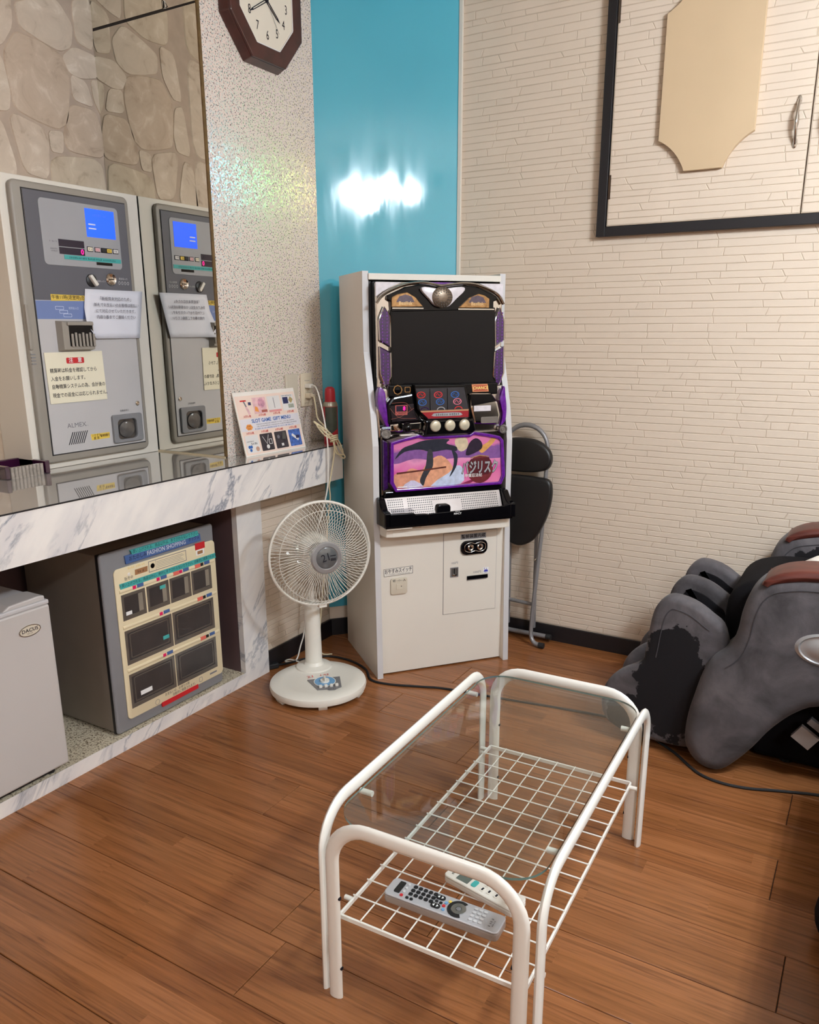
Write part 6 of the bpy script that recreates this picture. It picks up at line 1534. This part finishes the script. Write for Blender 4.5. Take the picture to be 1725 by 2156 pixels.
key(tv, -0.103, 0.002, zt, 0.034, 0.013, m_blackm, nm='remote_display')
for j, y in enumerate((0.018, 0.006, -0.006)): key(tv, -0.089, y, zt, 0.006, 0.006, m_btnw, 0.003)
key(tv, -0.089, -0.018, zt, 0.007, 0.007, m_red, 0.0034, nm='power_key')
for i in range(5):
    for j in range(3):
        key(tv, -0.073 + i * 0.0118, 0.017 - j * 0.0118 - 0.001 * i * 0, zt, 0.0082, 0.0088, m_blackm, 0.003)
for i in range(2): key(tv, -0.075 + i * 0.010, -0.0195, zt, 0.006, 0.007, m_blackm, 0.003)
for y in (0.013, -0.0135):
    k_ = key(tv, -0.0125, y, zt, 0.0125, 0.021, m_blackm, 0.006)
    MB().add([(-0.0195, y, zt + 0.0026), (-0.0150, y - 0.004, zt + 0.0026), (-0.0150, y + 0.004, zt + 0.0026), (-0.0055, y, zt + 0.0026), (-0.010, y + 0.004, zt + 0.0026), (-0.010, y - 0.004, zt + 0.0026)], [(0, 1, 2), (3, 4, 5)]).build('arrow_mark', m_inkw, k_)
for i, (x, y, mm) in enumerate(((-0.016, 0.0, m_blackm), (-0.006, -0.001, m_blackm), (0.004, 0.004, m_skyblue), (0.010, 0.011, m_yellow), (0.003, -0.006, m_red), (0.006, -0.016, m_skyblue))): key(tv, x, y, zt, 0.006, 0.0065, mm, 0.002)
ringm = MB()
def discz(mb, x, y, r0, r1, z0, z1, n=28, a0=0, a1=360):
    P0 = [(x + r1 * math.cos(R(a0 + (a1 - a0) * i / n)), y + r1 * math.sin(R(a0 + (a1 - a0) * i / n))) for i in range(n + 1)]
    Q0 = [(x + r0 * math.cos(R(a0 + (a1 - a0) * i / n)), y + r0 * math.sin(R(a0 + (a1 - a0) * i / n))) for i in range(n + 1)]
    vs = []
    for (p, q) in zip(P0, Q0): vs += [(p[0], p[1], z0), (p[0], p[1], z1), (q[0], q[1], z1), (q[0], q[1], z0)]
    mb.add(vs, [(4 * i + k, 4 * (i + 1) + k, 4 * (i + 1) + (k + 1) % 4, 4 * i + (k + 1) % 4) for i in range(n) for k in range(3)])
    return mb
discz(MB(), 0.034, -0.001, 0.0165, 0.0235, zt - 0.0005, zt + 0.0018, a0=60, a1=300).build('dial_arc', m_blackm, tv)
discz(MB(), 0.034, -0.001, 0.0065, 0.0155, zt - 0.0005, zt + 0.0026).build('dial_ring', m_steel, tv)
MB().lathe([(0.0058, 0), (0.0050, 0.003), (0, 0.0032)], (0.034, -0.001, zt - 0.0002), 18).build('enter_key', m_greytube, tv, smooth=True)
for i in range(3):
    for j in range(4): key(tv, 0.066 + i * 0.0105, 0.0165 - j * 0.0108, zt, 0.006, 0.0078, m_btnw, 0.002)
mb = MB(Matrix.Translation((0.106, -0.004, zt + 0.0006)) @ Matrix.Rotation(R(90), 4, 'Z') @ Matrix.Rotation(R(-90), 4, 'X')); mb.scribble(-0.012, 0.012, 0, 0.005, 0); mb.scribble(-0.010, 0.010, -0.006, 0.003, 0)
mb.build('lettering', m_inkg, tv)
ac = remote('remote_control', 'small white air conditioner remote behind the silver one', (-0.594, 1.314, SH), -10.0, 0.090, 0.0275, 0.018, m_acw, m_acw)
za = 0.018
key(ac, -0.046, 0.0, za, 0.040, 0.030, m_acs, 0.002, 0.0006, 'remote_display')
key(ac, -0.018, -0.009, za, 0.020, 0.012, m_teal, 0.004, 0.0015, 'green_key')
key(ac, -0.016, 0.012, za, 0.012, 0.008, m_yellow, 0.002, 0.0015, 'yellow_key')
for (x, y) in ((0.004, -0.012), (0.006, 0.006), (0.020, -0.010), (0.024, 0.008), (0.038, -0.010), (0.066, -0.010)):
    k_ = key(ac, x, y, za, 0.014, 0.009, m_acw, 0.002, 0.0013)
    MB().box(x - 0.002, x + 0.002, y - 0.004, y + 0.004, za + 0.0013, za + 0.0016).build('key_mark', m_ink, k_)
mb = MB(Matrix.Translation((-0.074, 0.002, za + 0.0006)) @ Matrix.Rotation(R(90), 4, 'Z') @ Matrix.Rotation(R(-90), 4, 'X')); mb.text('Panasonic', 0.0058, 0, 0, 0, bold=0.02); mb.build('lettering', m_ink, ac)

# ------------------------------------------------------------------ massage chair
m_suede_foot = mat_suede('worn_grey_suede_foot', [(-0.47, 2.44, 0.245, 0.115, 0.30, 0.205), (-0.60, 2.44, 0.10, 0.075, 0.2, 0.09)])
m_suede_arm = mat_suede('worn_grey_suede_arm', [])
m_suede_far = mat_suede('worn_grey_suede_far', [(-0.06, 2.94, 0.58, 0.13, 0.1, 0.06)])
m_suede = mat_suede('worn_grey_suede', [])
mc = thing('massage_chair', 'worn grey and black massage chair with wood-topped arms by the wall', 'massage chair', (0.0, 2.70, 0))
Mm = Matrix.Translation((0.0, -2.70, 0))
def A_(): return MB(Mm)
def shift_mat_origin(o):
    """keep surface coordinates in room metres: origin of the mesh stays at the room origin"""
    return o
arm = [(-0.085, 0.684), (-0.152, 0.676), (-0.211, 0.658), (-0.244, 0.630), (-0.266, 0.591), (-0.279, 0.534), (-0.285, 0.481), (-0.302, 0.426), (-0.345, 0.381), (-0.371, 0.326), (-0.389, 0.248), (-0.403, 0.175), (-0.407, 0.102), (-0.397, 0.062), (-0.370, 0.026), (-0.331, 0.008), (-0.287, 0.014), (-0.243, 0.060), (-0.202, 0.118), (-0.170, 0.173), (-0.137, 0.218), (-0.098, 0.259), (-0.042, 0.291), (0.10, 0.31), (0.34, 0.31), (0.46, 0.36), (0.50, 0.50), (0.44, 0.62), (0.30, 0.672), (0.10, 0.690)]
def at_room(mb_fn, name, m_, y0, y1, r):
    mb = MB(); puffy(mb, mb_fn, y0, y1, r, 5)
    o = mb.build(name, m_, mc, smooth=True); o.location = (0, -2.70, 0); return o
na_ = at_room(smooth_poly(arm, 3), 'near_arm', m_suede_arm, 2.375, 2.545, 0.045)
fa_ = at_room(smooth_poly(arm, 3), 'far_arm', m_suede_far, 2.945, 3.115, 0.045)
wood = [(-0.232, 0.636), (-0.222, 0.655), (-0.200, 0.671), (-0.160, 0.687), (-0.085, 0.698), (0.10, 0.703), (0.30, 0.685), (0.42, 0.645), (0.42, 0.618), (0.30, 0.655), (0.10, 0.673), (-0.085, 0.665), (-0.160, 0.652), (-0.205, 0.638)]
for y0, nm, par in ((2.378, 'wood_inlay', na_), (2.948, 'wood_inlay', fa_)):
    mb = MB(); puffy(mb, smooth_poly(wood, 3), y0, y0 + 0.150, 0.018, 4); mb.build(nm, m_redwood, par, smooth=True)
# stitched seam lines on the arm
for y0, par in ((2.3762, na_), (2.9462, fa_)):
    sp2 = inset(smooth_poly(arm, 3), 0.042)
    pts = [(x, y0 - 0.001, z) for x, z in sp2 if z > 0.40]
    MB().tube([p for p in pts if p[0] < 0.25][-0:], 0.0012, 5).build('seam', m_seam, par) if False else None
disc = MB().lathe([(0.078, 0.0), (0.078, 0.004), (0.066, 0.010), (0.062, 0.006), (0.048, 0.006), (0.040, 0.010), (0.0, 0.012)], (-0.046, 2.380, 0.476), 36, 'y', 1.06, 0.64).build('speaker_disc', m_silver, na_, smooth=True)
A_().box(-0.22, 0.60, 2.56, 2.93, 0.012, 0.30).build('chassis', m_fabdark, mc, bevel=0.02)
for x in (-0.12, 0.5):
    for y in (2.60, 2.89): A_().cyl((x, y, 0.0006), 0.02, 0.014, 'z', 12).build('foot', m_rubber, mc)
A_().box(0.10, 0.55, 2.42, 3.07, 0.03, 0.33).build('side_skirt', m_fabdark, mc, bevel=0.02)
st2 = smooth_poly([(-0.345, 0.40), (-0.345, 0.515), (-0.310, 0.570), (-0.250, 0.594), (-0.170, 0.603), (0.0, 0.60), (0.25, 0.585), (0.45, 0.56), (0.45, 0.33), (-0.20, 0.30), (-0.32, 0.33)], 3)
mb = MB(Mm); puffy(mb, st2, 2.55, 2.94, 0.05, 4); mb.build('seat_cushion', m_fabdark, mc, smooth=True)
A_().sphere((0.0, 2.76, 0.612), 0.12, 16, 10, 1.3, 0.8, 0.42).build('white_pad', mat('white_cloth', (238, 232, 224), 0.8, bump=0.3, bscale=120), mc, smooth=True)
bk2 = smooth_poly([(0.34, 0.50), (0.30, 0.62), (0.42, 0.95), (0.56, 1.22), (0.68, 1.28), (0.80, 1.22), (0.76, 0.98), (0.66, 0.70), (0.60, 0.45), (0.45, 0.40)], 3)
mb = MB(); puffy(mb, bk2, 2.47, 3.02, 0.06, 4); o = mb.build('backrest', m_suede, mc, smooth=True); o.location = (0, -2.70, 0)
# leg rest: three fins with two dark channels
fin = [(-0.322, 0.455), (-0.369, 0.500), (-0.424, 0.532), (-0.487, 0.543), (-0.521, 0.522), (-0.543, 0.481), (-0.553, 0.415), (-0.560, 0.348), (-0.572, 0.300), (-0.640, 0.251), (-0.682, 0.195), (-0.692, 0.125), (-0.670, 0.070), (-0.604, 0.038), (-0.521, 0.032), (-0.415, 0.034), (-0.35, 0.06), (-0.315, 0.16), (-0.300, 0.32)]
fsp = smooth_poly(fin, 4)
for (y0, y1, m_) in ((2.438, 2.500, m_suede_foot), (2.672, 2.730, m_suede), (2.905, 2.965, m_suede)):
    at_room(fsp, 'leg_rest_fin', m_, y0, y1, 0.022)
for y0 in (2.671, 2.904):
    mb = MB(Mm); puffy(mb, inset(fsp, 0.042), y0 - 0.004, y0 + 0.02, 0.004, 2); mb.build('channel_lining', m_fabdark, mc, smooth=True)
inn = [(-0.31, 0.40), (-0.36, 0.430), (-0.41, 0.448), (-0.455, 0.452), (-0.472, 0.430), (-0.480, 0.390), (-0.487, 0.330), (-0.505, 0.255), (-0.575, 0.200), (-0.610, 0.155), (-0.615, 0.115), (-0.60, 0.06), (-0.50, 0.05), (-0.36, 0.06), (-0.30, 0.20)]
mb = MB(Mm); puffy(mb, smooth_poly(inn, 3), 2.46, 2.95, 0.02, 3); mb.build('leg_channel', m_fabdark, mc, smooth=True)
A_().box(-0.60, -0.36, 2.62, 2.92, 0.0008, 0.05).build('leg_rest_base', m_rubber, mc, bevel=0.01)
MB(Mm @ Matrix.Translation((-0.070, 2.450, 0.165)) @ Matrix.Rotation(R(33), 4, 'Y')).box(-0.030, 0.030, -0.006, 0.012, -0.024, 0.024).build('bracket', mat('pale_bracket', (150, 138, 132), 0.5), mc)
MB(Mm @ Matrix.Translation((-0.040, 2.455, 0.205)) @ Matrix.Rotation(R(33), 4, 'Y')).box(-0.030, 0.030, -0.006, 0.012, -0.010, 0.010).build('bracket', m_greytube, mc)
seam_pts = [(x, z) for x, z in inset(fsp, 0.040)]
sel = [(x, 2.4375, z) for x, z in seam_pts if z > 0.30 and x < -0.33]
i0 = max(range(len(seam_pts)), key=lambda i: seam_pts[i][0] if seam_pts[i][1] > 0.36 else -9)
A_().tube([(p[0], 2.4378, p[1]) for p in seam_pts[2:30] if p[1] > 0.32], 0.0016, 5).build('seam', m_seam, mc)
aseam = inset(smooth_poly(arm, 3), 0.040)
A_().tube([(p[0], 2.3745, p[1]) for p in aseam[0:24]], 0.0015, 5).build('seam', m_seam, mc)
A_().tube([(p[0], 2.9445, p[1]) for p in aseam[0:18]], 0.0015, 5).build('seam', m_seam, mc)

# ------------------------------------------------------------------ dark seat at the right edge
so_ = thing('sofa', 'dark sofa whose rounded black edge just enters at the right', 'sofa', (0.58, 1.55, 0))
Mo = Matrix.Translation((-0.58, -1.55, 0))
MB(Mo).box(0.064, 0.26, 0.80, 2.30, 0.03, 0.405).build('arm', m_fabdark, so_, bevel=0.03, seg=4)
MB(Mo).box(0.26, 1.05, 0.84, 2.26, 0.06, 0.36).build('seat', m_fabdark, so_, bevel=0.04, seg=3)
MB(Mo).box(1.05, 1.25, 0.80, 2.28, 0.06, 0.85).build('back', m_fabdark, so_, bevel=0.05, seg=3)
for x in (0.17, 1.18):
    for y in (0.9, 2.2): MB(Mo).cyl((x, y, 0.0006), 0.02, 0.07, 'z', 12).build('leg', m_rubber, so_)
cu = thing('floor_cushion', 'black rounded cushion on the floor at the right edge', 'cushion', (0.095, 1.80, 0))
MB().sphere((0, 0, 0.062), 0.10, 24, 14, 0.78, 1.15, 0.60).build('cover', m_fabdark, cu, smooth=True)

# ------------------------------------------------------------------ lamps: chandelier seen in the reflections, two unseen fill lights added
chd = thing('chandelier', 'ceiling chandelier with glowing globes seen reflected in the turquoise sheet', 'chandelier', (0.80, 1.665, ZC))
LC = Vector((0.80, 1.665, ZC))
MB().lathe([(0.06, 0.0), (0.06, -0.02), (0.02, -0.035), (0.010, -0.05)], n=24).build('canopy', m_gold, chd, smooth=True)
MB().lathe([(0.009, -0.03), (0.009, -0.16), (0.03, -0.18), (0.03, -0.21), (0.0, -0.225)], n=18).build('stem', m_gold, chd, smooth=True)
for (x, y, z) in ((0.675, 1.49, 2.345), (0.775, 1.61, 2.265), (0.835, 1.715, 2.39), (0.925, 1.855, 2.345), (0.93, 1.55, 2.33)):
    p_ = Vector((x, y, z)) - LC
    a_ = MB().tube(smooth_path([(0, 0, -0.20), (p_.x * 0.5, p_.y * 0.5, -0.235), (p_.x * 0.85, p_.y * 0.85, p_.z + 0.08), (p_.x, p_.y, p_.z + 0.05)], 5), 0.006, 8).build('arm', m_gold, chd, smooth=True)
    MB().lathe([(0.024, 0.052), (0.030, 0.030), (0.028, 0.028), (0.0, 0.046)], tuple(p_), 18).build('socket', m_gold, a_, smooth=True)
    MB().sphere(tuple(p_), 0.040, 18, 12).build('globe', m_globe, a_, smooth=True)
def added_fill_light(x, y, label, m_):  # invented fill light in ceiling lamp form, brightens faces turned to the rear
    t = thing('added_fill_light', label, 'added fill light', (x, y, ZC), 0, 'added fill lights')
    MB().lathe([(0.26, 0.0), (0.26, -0.03), (0.255, -0.04)], n=40).build('rim', m_white, t, smooth=True)
    MB().lathe([(0.25, -0.03), (0.23, -0.065), (0.15, -0.085), (0, -0.092)], n=40).build('diffuser', m_, t, smooth=True)
added_fill_light(1.5, -0.8, 'added round fill light, unseen, at the rear right of the room', m_fill)
added_fill_light(-1.15, -1.1, 'added dim round fill light, unseen, at the rear left of the room', m_filldim)
